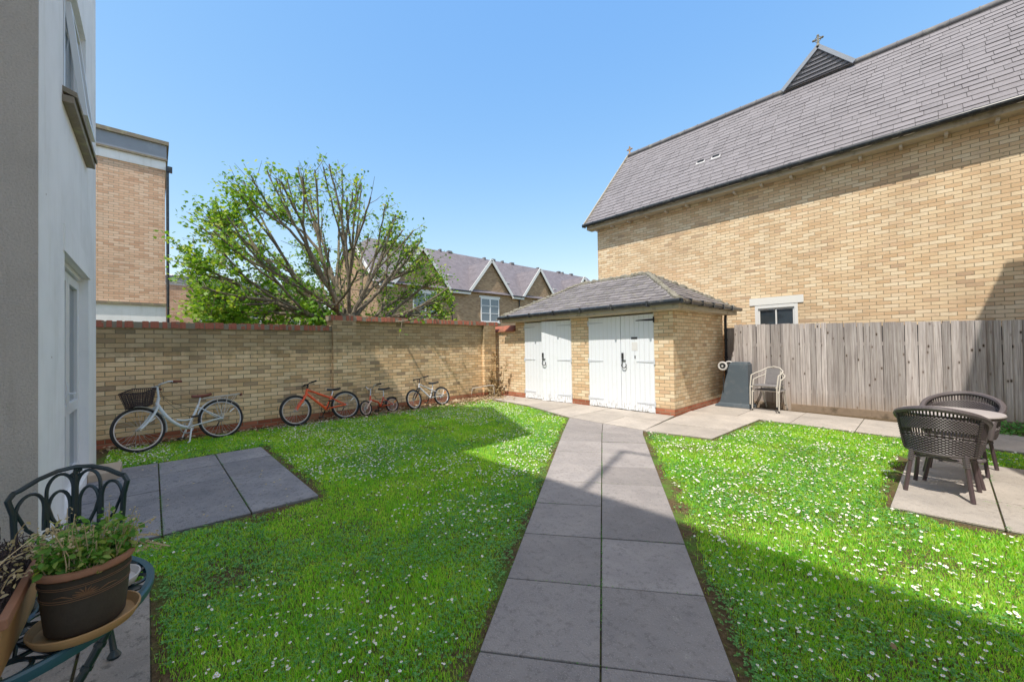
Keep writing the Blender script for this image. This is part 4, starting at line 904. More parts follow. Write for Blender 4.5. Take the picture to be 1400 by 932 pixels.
def bike(label, loc, rz, lean, r, wb, style, fr, bb, st, sd, ht, hb, bar, steer=0., group='bicycles leaning on the garden wall', tyre_r=.02, tr=.017, rimc=None, refl=M_reflw, forkm=None):
    # bb, st (seat tube top), sd (saddle), ht/hb (head tube top/bottom), bar (handlebar centre): (x,z)
    T = thing('bicycle', label, 'bicycle', loc, world=False, group=group); T.rotation_euler = (lean, 0, rz)
    R0, F0 = (0,0,r), (wb,0,r); P3 = lambda q, y=0: (q[0], y, q[1])
    piv = Vector((hb[0],0,0)); SM = Matrix.Translation(piv) @ Matrix.Rotation(steer, 4, 'Z') @ Matrix.Translation(-piv)
    def X(b): b.v = [tuple(SM @ Vector(v)) for v in b.v]; return b
    wheel(T, R0, r, tyre_r=tyre_r, refl=refl, rimc=rimc); wheel(T, F0, r, steer, tyre_r=tyre_r, refl=refl, rimc=rimc, piv=piv)
    b = MB(); b.tube([P3(hb),P3(ht)], tr*1.25, 10)
    if style == 'step':
        b.tube(bez(P3((hb[0]+.005,hb[1]+.05)), P3((bb[0],bb[1])), P3(((hb[0]*.62+bb[0]*.38), bb[1]+.06)), 14), tr*1.3, 10)
        b.tube(bez(P3((hb[0]-.22,bb[1]+.15)), P3((st[0]+(bb[0]-st[0])*.62, bb[1]+(st[1]-bb[1])*.38)), P3((hb[0]-.32,bb[1]+.10)), 8), tr*.7, 8)
    elif style == 'low':
        b.tube([P3((hb[0]-.0,hb[1]+.02)), P3((bb[0]+.06,bb[1]+.10)), P3(bb)], tr*1.3, 8)
    else:
        b.tube([P3((ht[0]-.0,ht[1]-.02)), P3((st[0]+.01,st[1]-.05))], tr*1.05, 8); b.tube([P3((hb[0],hb[1]+.02)), P3(bb)], tr*1.3, 8)
    b.tube([P3(bb),P3(st)], tr, 8); b.tube([P3(bb,-.035),P3(bb,.035)], tr*1.5, 10)
    for s_ in (-1,1):
        b.tube([P3(bb,s_*.02),(.08,s_*.045,r+.02*(bb[1]-r)),(0,s_*.05,r)], tr*.6, 6); b.tube([P3((st[0],st[1]-.05),s_*.015),(0,s_*.05,r)], tr*.5, 6)
    mkobj('frame', b, fr, T, smooth=True)
    b = MB()
    for s_ in (-1,1):
        if style == 'step': b.tube(bez((hb[0]+.01,s_*.05,hb[1]-.02), (wb,s_*.05,r), (hb[0]+.09,s_*.05,r+.14), 8), [tr*1.05-.0007*i for i in range(9)], 8)
        else: b.tube([(hb[0]+.015,s_*.045,hb[1]-.02),(wb-.03,s_*.048,r+.05),(wb,s_*.05,r)], [tr*1.1,tr*.9,tr*.6], 8)
    b.tube([(hb[0]+.012,-.055,hb[1]-.02),(hb[0]+.012,.055,hb[1]-.02)], tr*1.1, 8); mkobj('fork', X(b), forkm or fr, T, smooth=True)
    b = MB(); b.tube([P3(st),P3((sd[0]+(st[0]-sd[0])*.3, sd[1]-.03))], tr*.75, 8); mkobj('seat_post', b, M_spoke, T)
    b = MB(); n = 9; k = []
    for i in range(n):
        t = i/(n-1); x_ = sd[0]+.13-.26*t; w_ = .022+.055*max(0,(t-.35)/.65)**.8; b_ = sd[1]+.012*(abs(t-.5)*2)**2
        k.append((x_, w_, b_))
    pts = [(q[0],0,q[2]) for q in k]
    kk = len(b.v)
    for x_, w_, z_ in k:
        for j in range(10): a = 2*pi*j/10; b.v.append((x_, w_*cos(a), z_+.022*sin(a)-(.012 if abs(cos(a))>.7 else 0)))
    for i in range(n-1):
        for j in range(10): b.f.append((kk+i*10+j, kk+i*10+(j+1)%10, kk+(i+1)*10+(j+1)%10, kk+(i+1)*10+j))
    b.f += [tuple(kk+j for j in range(10)), tuple(kk+(n-1)*10+j for j in range(10))]
    mkobj('saddle', b, M_brown if style == 'step' else M_black, T, smooth=True)
    b = MB(); bw = .27 if style != 'low' else .22
    b.tube([P3(ht),P3((bar[0]+(.02 if style=='step' else .0),bar[1]-.01))], tr*.8, 8)
    if style == 'step': hp = [(bar[0]+.02,0,bar[1]),(bar[0]+.04,.10,bar[1]+.01),(bar[0]-.02,.22,bar[1]+.03),(bar[0]-.15,.27,bar[1]+.01)]
    elif style == 'low': hp = [(bar[0],0,bar[1]-.03),(bar[0],.06,bar[1]-.03),(bar[0]+.01,.12,bar[1]+.04),(bar[0]-.09,.22,bar[1]+.05)]
    else: hp = [(bar[0],0,bar[1]),(bar[0]+.01,.1,bar[1]+.01),(bar[0]-.03,.27,bar[1]+.015)]
    for s_ in (-1,1): b.tube([(x,y*s_,z) for x,y,z in hp], .0115, 8)
    hbo = mkobj('handlebar', X(b), M_bwhite if style == 'step' else M_spoke if style == 'low' else M_grip, T, smooth=True)
    for s_ in (-1,1):
        b = MB(); a_, c_ = Vector(hp[-2]), Vector(hp[-1]); a_.y *= s_; c_.y *= s_; b.tube([a_.lerp(c_, .35), c_ + (c_-a_).normalized()*.02], .018, 10)
        mkobj('grip', X(b), M_brown if style == 'step' else M_grip, hbo, smooth=True)
    b = MB()
    for s_ in (-1,1): a_ = Vector(hp[-2]).lerp(Vector(hp[-1]), .3); a_.y *= s_; b.tube([a_, a_+Vector((.05,s_*.03,-.03)), a_+Vector((-.02,s_*.09,-.05))], .005, 5)
    pts = bez((bar[0]+.03,.08,bar[1]), (hb[0]+.05,.02,hb[1]), (bar[0]+.17,.05,bar[1]+.03), 8); b.tube(pts, .003, 5); mkobj('brake_lever', X(b), M_black, hbo)
    b = MB(); b.ring(P3(bb,-.05), .085 if r > .2 else .05, .006, 'y', 24, 5); b.tube([P3(bb,-.06),P3(bb,.06)], .012, 8)
    ca = -1.15; cl = .16 if r > .25 else .12 if r > .2 else .09
    for s_ in (-1,1): e_ = (bb[0]+s_*cl*cos(ca), bb[1]+s_*cl*sin(ca)); b.tube([P3(bb,-s_*.07),P3(e_,-s_*.08)], .010, 6)
    for k2 in range(5): a = 2*pi*k2/5; b.tube([P3(bb,-.05),(bb[0]+.08*cos(a)*(r/.3),-.05,bb[1]+.08*sin(a)*(r/.3))], .006, 5)
    cr2 = mkobj('crankset', b, M_spoke if style == 'step' else M_grip, T)
    b = MB()
    for s_ in (-1,1): e_ = (bb[0]+s_*cl*cos(ca), bb[1]+s_*cl*sin(ca)); b.box(e_[0]-.045,e_[0]+.045,min(-s_*.09,-s_*.17),max(-s_*.09,-s_*.17),e_[1]-.012,e_[1]+.012)
    mkobj('pedal', b, M_black, cr2, bevel=.004)
    b = MB(); b.tube([(bb[0],-.05,bb[1]+.085*(r/.3)),(0,-.05,r+.03)], .0045, 5); b.tube([(bb[0],-.05,bb[1]-.085*(r/.3)),(.05,-.05,r-.10*(r/.3)),(0,-.05,r-.03)], .0045, 5); mkobj('chain', b, M_iron, T)
    b = MB()
    b.tube(bez((bar[0]+.02,.12,bar[1]), (st[0]+.03,.02,st[1]-.06), (hb[0]+.02,.06,hb[1]+.02), 10), .0028, 4)
    b.tube(bez((bar[0]+.02,-.12,bar[1]), (.04,.05,r+.02), (bb[0]+.05,-.02,bb[1]+.03), 12), .0028, 4)
    mkobj('cable', b, M_black, T)
    for hx_ in (0.,): 
        b = MB(); b.ring((hx_,-.045,r), .04 if r > .2 else .028, .007, 'y', 18, 5); b.tube([(hx_+.01,-.05,r-.03),(hx_+.06,-.05,r-.10*(r/.3))], .009, 5); mkobj('sprocket', b, M_iron, T)
    return T, X
Tb, X = bike('pale blue white step through bicycle with a wicker front basket and rear rack', (-8.30,.88,0), radians(-75), radians(15), .335, 1.08, 'step', M_bwhite, (.47,.27), (.30,.62), (.25,.765), (.80,.80), (.83,.68), (.78,.985), steer=radians(12), tr=.018)
b = MB()
for q0, q1, z0, z1 in ((0,1,0,1),):
    def bp(u, v, t): # basket point: u,v in -1..1, t height 0..1
        return (1.055 + u*(.10+.045*t), v*(.13+.05*t), .685 + .24*t)
    for t in [i/9 for i in range(10)]:
        ring = [bp(-1,-1,t),bp(1,-1,t),bp(1,1,t),bp(-1,1,t)]; b.tube(ring, .0045 if 0<t<1 else .010, 5, closed=True)
    for s_ in range(4):
        c4 = [(-1,-1),(1,-1),(1,1),(-1,1),(-1,-1)]
        for i in range(12):
            t = i/12; u = c4[s_][0]*(1-t)+c4[s_+1][0]*t; v = c4[s_][1]*(1-t)+c4[s_+1][1]*t; b.tube([bp(u,v,0),bp(u,v,1)], .0045, 4)
    for i in range(7): v = -1+2*i/6; b.tube([bp(-1,v,0),bp(1,v,0)], .005, 4)
mkobj('basket', X(b), M_root, Tb)
def guard(hub, r, a0, a1, mat, T, X=None):
    b = MB(); n = 22
    for i in range(n+1):
        a = radians(a0+(a1-a0)*i/n)
        for w_, dr in ((-.028,-.006),(0,.006),(.028,-.006)): b.v.append((hub[0]+(r+.016+dr)*cos(a), w_, hub[2]+(r+.016+dr)*sin(a)))
    for i in range(n):
        for j in range(2): k = i*3+j; b.f.append((k,k+1,k+4,k+3))
    o = mkobj('mudguard', X(b) if X else b, mat, T, smooth=True); so_ = o.modifiers.new('thick','SOLIDIFY'); so_.thickness = .003
guard((0,0,.335), .335, 20, 150, M_bwhite, Tb); guard((1.08,0,.335), .335, 85, 195, M_bwhite, Tb, X)
b = MB(); b.tube([(.24,.05,.715),(-.30,.055,.735),(-.33,0,.735),(-.30,-.055,.735),(.24,-.05,.715)], .008, 6)
for i in range(4): b.tube([(.15-.12*i,-.055,.72),(.15-.12*i,.055,.72)], .005, 5)
for s_ in (-1,1): b.tube([(-.12,s_*.055,.73),(0,s_*.06,.345)], .006, 5); b.tube([(.06,s_*.055,.72),(.0,s_*.06,.345)], .006, 5); b.tube([(-.26,s_*.055,.73),(0,s_*.06,.345)], .004, 5)
mkobj('rear_rack', b, M_alum, Tb, smooth=True)
b = MB(); b.box(-.355,-.335,-.03,.03,.70,.74); mkobj('rear_reflector', b, M_brown, Tb)
b = MB(); b.tube([(.44,.04,.25),(.50,.09,.03),(.53,.10,.02)], .011, 8); mkobj('kickstand', b, M_bwhite, Tb, smooth=True)
To, X = bike('bright orange mountain bicycle with black tyres and saddle', (-8.45,3.02,0), radians(-88), radians(14), .305, .98, 'mtb', M_borange, (.40,.27), (.27,.53), (.22,.66), (.73,.72), (.76,.61), (.71,.81), steer=radians(8), tyre_r=.026, tr=.019)
Tk, X = bike('small red and orange childrens bicycle with white forks', (-8.56,4.12,0), radians(-82), radians(13), .175, .70, 'low', M_bred, (.30,.18), (.20,.38), (.17,.56), (.52,.44), (.55,.34), (.48,.62), steer=radians(15), tyre_r=.02, tr=.015, forkm=M_pinkw, refl=M_reflo, rimc=M_pinkw)
guard((0,0,.175), .175, 10, 140, M_black, Tk)
Ts, X = bike('small silver mountain bicycle with black fork and orange reflectors', (-8.53,5.48,0), radians(-86), radians(13), .245, .86, 'mtb', M_bgrey, (.36,.24), (.25,.47), (.21,.60), (.62,.62), (.65,.52), (.59,.74), steer=radians(10), tyre_r=.024, tr=.016, forkm=M_grip, refl=M_reflo)

# ------------------------------------------------------------------ upturned bin
T = thing('upturned_wheelie_bin', 'grey plastic wheelie bin standing upside down by the store', 'bin', (-3.0,9.75,0))
b = MB(); y0, y1 = 9.66, 10.08
def frust(b, lo, hi, z0, z1):
    k = len(b.v); x0,x1,a,c = lo; X0_,X1_,A_,C_ = hi
    b.v += [(x0,a,z0),(x1,a,z0),(x1,c,z0),(x0,c,z0),(X0_,A_,z1),(X1_,A_,z1),(X1_,C_,z1),(X0_,C_,z1)]
    for f in ((0,3,2,1),(4,5,6,7),(0,1,5,4),(1,2,6,5),(2,3,7,6),(3,0,4,7)): b.f.append(tuple(k+i for i in f))
frust(b, (-3.29,-2.68,9.66,10.06), (-3.08,-2.70,9.71,10.04), .10, 1.02); frust(b, (-3.07,-2.71,9.72,10.03), (-3.05,-2.73,9.74,10.01), 1.021, 1.055)
mkobj('body', b, M_bin, T, bevel=.02)
b = MB(); frust(b, (-3.38,-2.64,9.62,10.10), (-3.36,-2.65,9.63,10.09), .03, .085); frust(b, (-3.33,-2.66,9.64,10.08), (-3.30,-2.68,9.66,10.06), .086, .125); mkobj('rim', b, M_bin, T, bevel=.01)
b = MB(); b.box(-3.30,-3.27,9.645,9.66,.14,.9) if 0 else b.bar((-3.20,9.675,.35),(-3.20,9.70,.75), .012, .02); b.tube([(-3.19,9.66,.965),(-3.19,10.06,.965)], .014, 8); b.prism([(-3.23,.90),(-3.05,.80),(-3.05,.99),(-3.20,1.0)], 'y', 9.74, 9.80); mkobj('axle_mount', b, M_black, T)
for y_ in (9.63,10.06):
    b = MB(); b.ring((-3.19,y_,.965), .083, .022, 'y', 28, 8); wl = mkobj('wheel', b, M_leadl, T, smooth=True)
    b = MB(); b.ring((-3.19,y_,.965), .05, .014, 'y', 20, 6); b.tube([(-3.19,y_-.02,.965),(-3.19,y_+.02,.965)], .055, 16); sub('hub', b, M_black, wl, smooth=True)
    b = MB(); b.tube([(-3.19,y_-.026,.965),(-3.19,y_+.026,.965)], .022, 12); sub('hub_cap', b, M_leadl, wl)

# ------------------------------------------------------------------ bistro chairs (stacked pair)
def bistro(label, dz, loc, rz):
    T = thing('stacking_chair', label, 'chair', loc, world=False, rotz=rz)
    b = MB()
    b.tube([(-.255,.27,0),(-.255,.255,.40),(-.26,.18,.66),(-.25,-.02,.70),(-.21,-.20,.735),(-.12,-.285,.80),(0,-.30,.83),(.12,-.285,.80),(.21,-.20,.735),(.25,-.02,.70),(.26,.18,.66),(.255,.255,.40),(.255,.27,0)], .0135, 8)
    for s_ in (-1,1): b.tube([(s_*.22,.20,.43),(s_*.21,-.16,.42),(s_*.20,-.30,.0)], .0125, 8)
    b.tube([(-.22,.20,.43),(.22,.20,.43)], .011, 8); b.tube([(-.21,-.16,.42),(.21,-.16,.42)], .011, 8); b.tube([(-.25,.26,.40),(-.22,.20,.43)], .011, 6); b.tube([(.25,.26,.40),(.22,.20,.43)], .011, 6)
    b.tube([(-.15,-.18,.42),(-.14,-.275,.80)], .010, 8); b.tube([(.15,-.18,.42),(.14,-.275,.80)], .010, 8)
    b.v = [(x,y,z+dz) for x,y,z in b.v]; mkobj('frame', b, M_alum, T, smooth=True)
    b = MB(); n = 16
    for i in range(n):   # woven straps of the seat
        t = -.205+.41*(i+.5)/n; b.box(t-.0115,t+.0115,-.17,.215,.438+.003*(i%2),.446+.003*(i%2))
        b.box(-.215,.215,-.17+.385*(i+.5)/n-.0105,-.17+.385*(i+.5)/n+.0105,.440,.4455)
    b.tube([(-.22,.21,.442),(.22,.21,.442),(.215,-.17,.44),(-.215,-.17,.44)], .012, 8, closed=True)
    b.v = [(x,y,z+dz) for x,y,z in b.v]; mkobj('seat', b, M_weave, T)
    b = MB()
    for i in range(12):
        t = -.135+.27*(i+.5)/12; b.bar((t,-.188,.46),(t,-.272,.79), .019, .005, (0,1,0))
        h = .46+.33*(i+.5)/12; yy_ = -.188-.084*(i+.5)/12; b.box(-.14,.14,yy_-.004,yy_+.004,h-.011,h+.011)
    b.v = [(x,y,z+dz) for x,y,z in b.v]; mkobj('backrest', b, M_weave, T)
    b = MB()
    for s_ in (-1,1): b.tube([(s_*.255,.27,0),(s_*.255,.27,.03)], .018, 8); b.tube([(s_*.20,-.30,0),(s_*.20,-.30,.03)], .018, 8)
    b.v = [(x,y,z+dz) for x,y,z in b.v]; mkobj('foot_cap', b, M_black, T)
    return T
bistro('white tubular chair with grey woven seat, upper one of the stacked pair by the fence', .10, (-2.31,9.70,.03), radians(172))
bistro('white tubular chair under the other one of the stacked pair by the fence', .0, (-2.29,9.77,.03), radians(172))

# ------------------------------------------------------------------ wicker chairs and table
def wicker(label, loc, rz):
    T = thing('wicker_chair', label, 'chair', loc, world=False, rotz=rz, group='rattan tub chairs at the patio table')
    AR = radians(122)
    def SP(ph, t):   # shell point: ph 0 at the back, t 0 at the seat, 1 at the rim
        k = abs(ph)/AR; top = .83 - .22*k**1.7; bot = .40
        rx = .245+.055*t; ry_ = .235+.065*t + .02*t*t*(1-k)
        return Vector((rx*sin(ph), -ry_*cos(ph)*1.0, bot+(top-bot)*t))
    b = MB(); n = 52
    for i in range(n+1):
        ph = -AR+2*AR*i/n; b.tube([SP(ph, t) for t in (0,.25,.5,.75,1)], .0072, 5, cap=False)
    mkobj('back_stakes', b, M_rattan, T)
    def weave(b, t0, t1, rows, amp=.007, r=.0078, p0=-1, p1=1):
        for j in range(rows):
            t = t0+(t1-t0)*j/max(1, rows-1); pts = []
            for i in range(n*2+1):
                ph = AR*(p0+(p1-p0)*i/(n*2)); q = SP(ph, t); o_ = amp*(1 if (i//2+j) % 2 else -1); nr = Vector((sin(ph),-cos(ph),0)); pts.append(q+nr*o_)
            b.tube(pts, r, 4, cap=False)
    b = MB(); weave(b, .02, .36, 13); weave(b, .56, .80, 9, p0=-.55, p1=.55); weave(b, .42, .48, 1); mkobj('weave', b, M_rattan2, T)
    b = MB(); pts = [SP(-AR+2*AR*i/60, 1.0) for i in range(61)]
    pts = [Vector((-.235,.22,.40)), Vector((-.25,.22,.5)), Vector((-.262,.205,.585))] + pts + [Vector((.262,.205,.585)), Vector((.25,.22,.5)), Vector((.235,.22,.40))]
    b.tube(pts, .022, 9)
    for k in range(150):   # wrapped cane on the rim
        i = 2+k*(len(pts)-5)/150; q = pts[int(i)].lerp(pts[int(i)+1], i-int(i)); d = (pts[int(i)+1]-pts[int(i)]).normalized(); b.tube([q-d*.0045, q+d*.0045], .0262, 8)
    mkobj('rim', b, M_rattan2, T, smooth=True)
    b = MB(); 
    pts = [Vector((.235*cos(a)*(1 if abs(cos(a))<.98 else 1), .23*sin(a), .0)) for a in [2*pi*i/40 for i in range(40)]]
    b.tube([p+Vector((0,0,.395)) for p in pts], .019, 8, closed=True)
    for i in range(26):
        y_ = -.215+.43*(i+.5)/26; hw = .235*sqrt(max(0,1-(y_/.23)**2)); z_ = .405
        if hw > .02:
            b.tube([(-hw+2*hw*k/16, y_, z_+.004*(1 if (k+i)%2 else -1)) for k in range(17)], .0085, 4, cap=False)
    mkobj('seat', b, M_rattan2, T)
    for sx, sy in ((-1,-1),(1,-1),(-1,1),(1,1)):
        b = MB(); b.tube([(sx*.17,sy*.17,.40),(sx*.215,sy*.225,.0)], [.0165,.0175], 8); 
        lg = mkobj('leg', b, M_leg, T, smooth=True); b = MB(); 
        for q in range(6): t = q*.018; b.tube([(sx*(.17+.045*t/.4),sy*(.17+.055*t/.4),.40-t),(sx*(.17+.045*(t+.012)/.4),sy*(.17+.055*(t+.012)/.4),.388-t)], .0235, 8)
        mkobj('cane_wrap', b, M_rattan2, lg)
    b = MB()
    for sx in (-1,1): b.tube([(sx*.178,-.18,.32),(sx*.178,.18,.32)], .009, 6)
    b.tube([(-.178,-.18,.33),(0,-.18,.375),(.178,-.18,.33)], .011, 6); b.tube([(-.178,.18,.33),(0,.18,.375),(.178,.18,.33)], .011, 6)
    mkobj('stretcher', b, M_rattan2, T)
    # back posts wrapped in cane
    b = MB()
    for ph in (-radians(62), radians(62)):
        P_ = [SP(ph, t)+Vector((sin(ph),-cos(ph),0))*.008 for t in [i/16 for i in range(17)]]; b.tube(P_, .016, 8)
        for q in P_[1:-1]: b.tube([q-Vector((0,0,.005)), q+Vector((0,0,.005))], .0205, 8)
    mkobj('back_post', b, M_rattan, T, smooth=True)
    return T
wicker('grey brown rattan tub chair nearest the camera, its slatted back towards the viewer', (.09,5.60,.028), radians(-8))
wicker('grey brown rattan tub chair facing the viewer between the round table and the fence', (.27,6.72,.028), radians(168))
T = thing('patio_table', 'round pale topped patio table with woven base between the two rattan chairs', 'table', (.17,6.10,.028), world=False)
b = MB(); b.lathe([(.33,.70),(.365,.702),(.37,.71),(.365,.722),(.33,.726)], n=48); mkobj('tabletop', b, M_ttop, T, smooth=True)
b = MB(); b.ring((0,0,.688), .345, .012, 'z', 48, 6); mkobj('tabletop_hoop', b, M_rattan2, T)
b = MB(); b.ring((0,0,.25), .22, .014, 'z', 36, 6)
for i in range(20):
    y_ = -.2+.4*(i+.5)/20; hw = .22*sqrt(1-(y_/.22)**2); b.tube([(-hw+2*hw*k/14, y_, .25+.005*(1 if (k+i)%2 else -1)) for k in range(15)], .007, 4, cap=False)
mkobj('lower_shelf', b, M_rattan2, T)
for a in (45,135,225,315):
    b = MB(); q = radians(a); b.tube([(.27*cos(q),.27*sin(q),.69),(.20*cos(q),.20*sin(q),.3),(.28*cos(q),.28*sin(q),0)], [.018,.018,.016], 8); mkobj('leg', b, M_leg, T, smooth=True)

# ------------------------------------------------------------------ green iron table, chair, pots at the near left
T = thing('iron_garden_table', 'round blue green cast iron table with lattice top carrying the plant pots', 'table', (-1.98,-.42,.025), world=False)
b = MB(); Rt = .42; zt = .647
b.lathe([(Rt-.022,zt-.018),(Rt-.004,zt-.022),(Rt,zt-.01),(Rt,zt+.004),(Rt-.006,zt+.010),(Rt-.022,zt+.006)], n=72, cap0=False, cap1=False); b.v = b.v; mkobj('rim', b, M_greenrim, T, smooth=True)
b = MB()
for rr_ in (.05,.14,.235,.31): b.ring((0,0,zt), rr_, .007, 'z', 48, 6)
for k in range(24):
    a = 2*pi*k/24; b.tube([(.05*cos(a),.05*sin(a),zt),(.14*cos(a),.14*sin(a),zt)], .006, 5)
for k in range(16):
    a = 2*pi*k/16; c_ = (.187*cos(a), .187*sin(a), zt); b.ring(c_, .042, .006, 'z', 16, 5); c2 = (.355*cos(a), .355*sin(a), zt); b.ring(c2, .043, .006, 'z', 16, 5)
    a2 = a+pi/16; b.tube([(.235*cos(a2),.235*sin(a2),zt),(.40*cos(a2),.40*sin(a2),zt)], .006, 5); b.tube([(.235*cos(a2),.235*sin(a2),zt),(.31*cos(a2+.12),.31*sin(a2+.12),zt),(.39*cos(a2+.02),.39*sin(a2+.02),zt)], .005, 5); b.tube([(.235*cos(a2),.235*sin(a2),zt),(.31*cos(a2-.12),.31*sin(a2-.12),zt),(.39*cos(a2-.02),.39*sin(a2-.02),zt)], .005, 5)
mkobj('lattice_top', b, M_green, T, smooth=True)
for a in (20,110,200,290):
    q = radians(a); b = MB(); prof = [(.30,zt-.02),(.33,.50),(.24,.32),(.17,.2),(.22,.08),(.31,.0)]
    P_ = [Vector((r_*cos(q), r_*sin(q), z_)) for r_, z_ in prof]; PP = []
    for i in range(len(P_)-1):
        for t in (0,.33,.66): 
            p_1, p0_, p1_, p2_ = P_[max(i-1,0)], P_[i], P_[i+1], P_[min(i+2,len(P_)-1)]
            PP.append(.5*((2*p0_)+(p1_-p_1)*t+(2*p_1-5*p0_+4*p1_-p2_)*t*t+(-p_1+3*p0_-3*p1_+p2_)*t**3))
    PP.append(P_[-1]); b.tube(PP, .014, 8)
    for p_, p2_ in zip(PP, PP[1:]): b.tube([p_.lerp(p2_,.4), p_.lerp(p2_,.6)], .018, 8)
    b.lathe([(.02,-.0),(.028,.01),(.02,.03)], tuple(PP[-1]), 10); mkobj('leg', b, M_green, T, smooth=True)
b = MB(); b.ring((0,0,.22), .165, .008, 'z', 32, 6); mkobj('leg_ring', b, M_green, T, smooth=True)

T = thing('iron_garden_chair', 'dark green cast iron chair with fan patterned back against the rendered wall', 'chair', (-2.95,-.33,.025), world=False)
def CB(u, z): return Vector((-.20-.13*(1-u*u)-.10*(z-.42), .215*u*(1+.0*(z-.4)), z-.025))   # back surface; u across, z height
b = MB()
for s_ in (-1,1):
    b.tube([CB(s_*.86,.42),CB(s_*.90,.55),CB(s_*.93,.68),CB(s_*1.0,.755),CB(s_*.93,.785)], .0125, 8)
b.tube([CB(-.93,.785),CB(-.85,.79),CB(-.6,.822),CB(-.3,.845),CB(0,.852),CB(.3,.845),CB(.6,.822),CB(.85,.79),CB(.93,.785)], .0125, 8)
bf = mkobj('back_frame', b, M_green, T, smooth=True)
b = MB()
def arc(u0, u1, z0, zt_, r=.0085): 
    um = (u0+u1)/2; hw = (u1-u0)/2; pts = [CB(u0, z0)]
    for i in range(13): a = pi-pi*i/12; pts.append(CB(um+hw*cos(a), zt_-.085+.085*sin(a)))
    pts.append(CB(u1, z0)); b.tube(pts, r, 7)
for s_ in (-1,1):
    for a_ in ((.03,.47,.60,.825),(.08,.44,.52,.735),(.50,.90,.55,.755)):
        u0, u1 = sorted((s_*a_[0], s_*a_[1])); arc(u0, u1, a_[2], a_[3])
    b.tube([CB(s_*.5,.72),CB(s_*.38,.60),CB(s_*.2,.50),CB(0,.44)], .009, 7); b.tube([CB(s_*.92,.70),CB(s_*.75,.58),CB(s_*.45,.48),CB(0,.43)], .008, 7)
    for k in range(10): q = CB(s_*rt.uniform(.1,.6), rt.uniform(.47,.56)); b.lathe([(.001,-.014),(.016,-.005),(.018,.005),(.001,.016)], tuple(q), 6, False, False)
b.tube([CB(0,.42),CB(0,.60),CB(0,.80),CB(0,.84)], [.011,.010,.014,.008], 7)
for k in range(6): q = CB(rt.uniform(-.08,.08), rt.uniform(.79,.83)); b.lathe([(.001,-.012),(.014,-.003),(.014,.005),(.001,.013)], tuple(q), 6, False, False)
mkobj('fan_pattern', b, M_green, bf, smooth=True)
b = MB(); b.tube([(-.30,-.17,.40),(-.27,.17,.40),(-.02,.21,.405),(.17,.17,.40),(.19,-.17,.40),(-.02,-.21,.405)], .012, 8, closed=True)
for k in range(9): y_ = -.16+.04*k; b.tube([(-.29,y_,.402),(.18,y_,.402)], .006, 5)
for k in range(5): b.ring((-.2+.09*k,0,.402), .04, .006, 'z', 14, 5)
mkobj('seat', b, M_green, T, smooth=True)
for sx, sy in ((.24,-1),(.24,1),(-.33,-1),(-.33,1)):
    b = MB(); x0 = .16 if sx > 0 else -.27; b.tube([(x0,sy*.165,.40),(x0+(.05 if sx>0 else -.03),sy*.175,.28),(x0+(.045 if sx>0 else -.03),sy*.17,.12),(sx,sy*.185,.02)], [.016,.014,.011,.013], 8); b.lathe([(.022,-.005),(.026,.01),(.012,.035)], (sx,sy*.185,.0), 8); mkobj('leg', b, M_green, T, smooth=True)

PT = .686   # table top height
PC = (-1.735,-.15)
T = thing('plant_pot', 'large dark glazed clay pot with incised leaf mark and terracotta rim', 'pot', (*PC,PT), world=False)
b = MB(); b.lathe([(.078,.012),(.083,.02),(.089,.08),(.094,.15),(.096,.172),(.099,.178)], n=56, cap1=False); mkobj('pot', b, M_potdark, T, smooth=True)
b = MB(); b.lathe([(.098,.180),(.104,.183),(.1065,.191),(.104,.199),(.097,.202),(.091,.198),(.088,.17)], n=56, cap0=False, cap1=False); mkobj('rim', b, M_terra, T, smooth=True)
b = MB(); b.lathe([(.001,.168),(.05,.174),(.089,.168)], n=24, cap0=False, cap1=False); mkobj('soil', b, M_soilp, T)
b = MB()
def onpot(a, z, o_=.0): r_ = .083+(.096-.083)*(z-.02)/.152+.001+o_; return Vector((r_*cos(a), r_*sin(a), z))
for z_ in (.118,.124,.155,.160): b.tube([onpot(2*pi*i/72, z_) for i in range(72)], .0011, 4, closed=True)
fa = atan2(-PC[1], -PC[0]) - .02
for k in range(-4,5):
    an = k*.36; L = .034*(1-.06*abs(k)); b.tube([onpot(fa, .127), onpot(fa+sin(an)*L*.5/.09, .127+cos(an)*L*.5), onpot(fa+sin(an)*L/.09, .127+cos(an)*L*.75)], [.0008,.0022,.0006], 5)
for s_ in (-1,1): b.tube([onpot(fa+s_*.28,.128), onpot(fa+s_*.5,.136), onpot(fa+s_*.72,.133)], [.001,.0018,.0006], 5)
mkobj('incised_mark', b, M_incise, T)
def saucer(label, loc, r, m):
    T = thing('pot_saucer', label, 'saucer', loc, world=False); b = MB(); b.lathe([(r*.82,0),(r*.9,.004),(r,.026),(r*1.0,.031),(r*.965,.032),(r*.87,.012),(r*.5,.009),(.001,.009)], n=56, cap1=False); mkobj('dish', b, m, T, smooth=True)
saucer('ochre terracotta saucer holding the dark clay pot', (*PC,.682), .118, M_terray)
saucer('smaller pale rimmed saucer half hidden behind the dark pot', (-1.965,-.135,.682), .098, M_leadl)
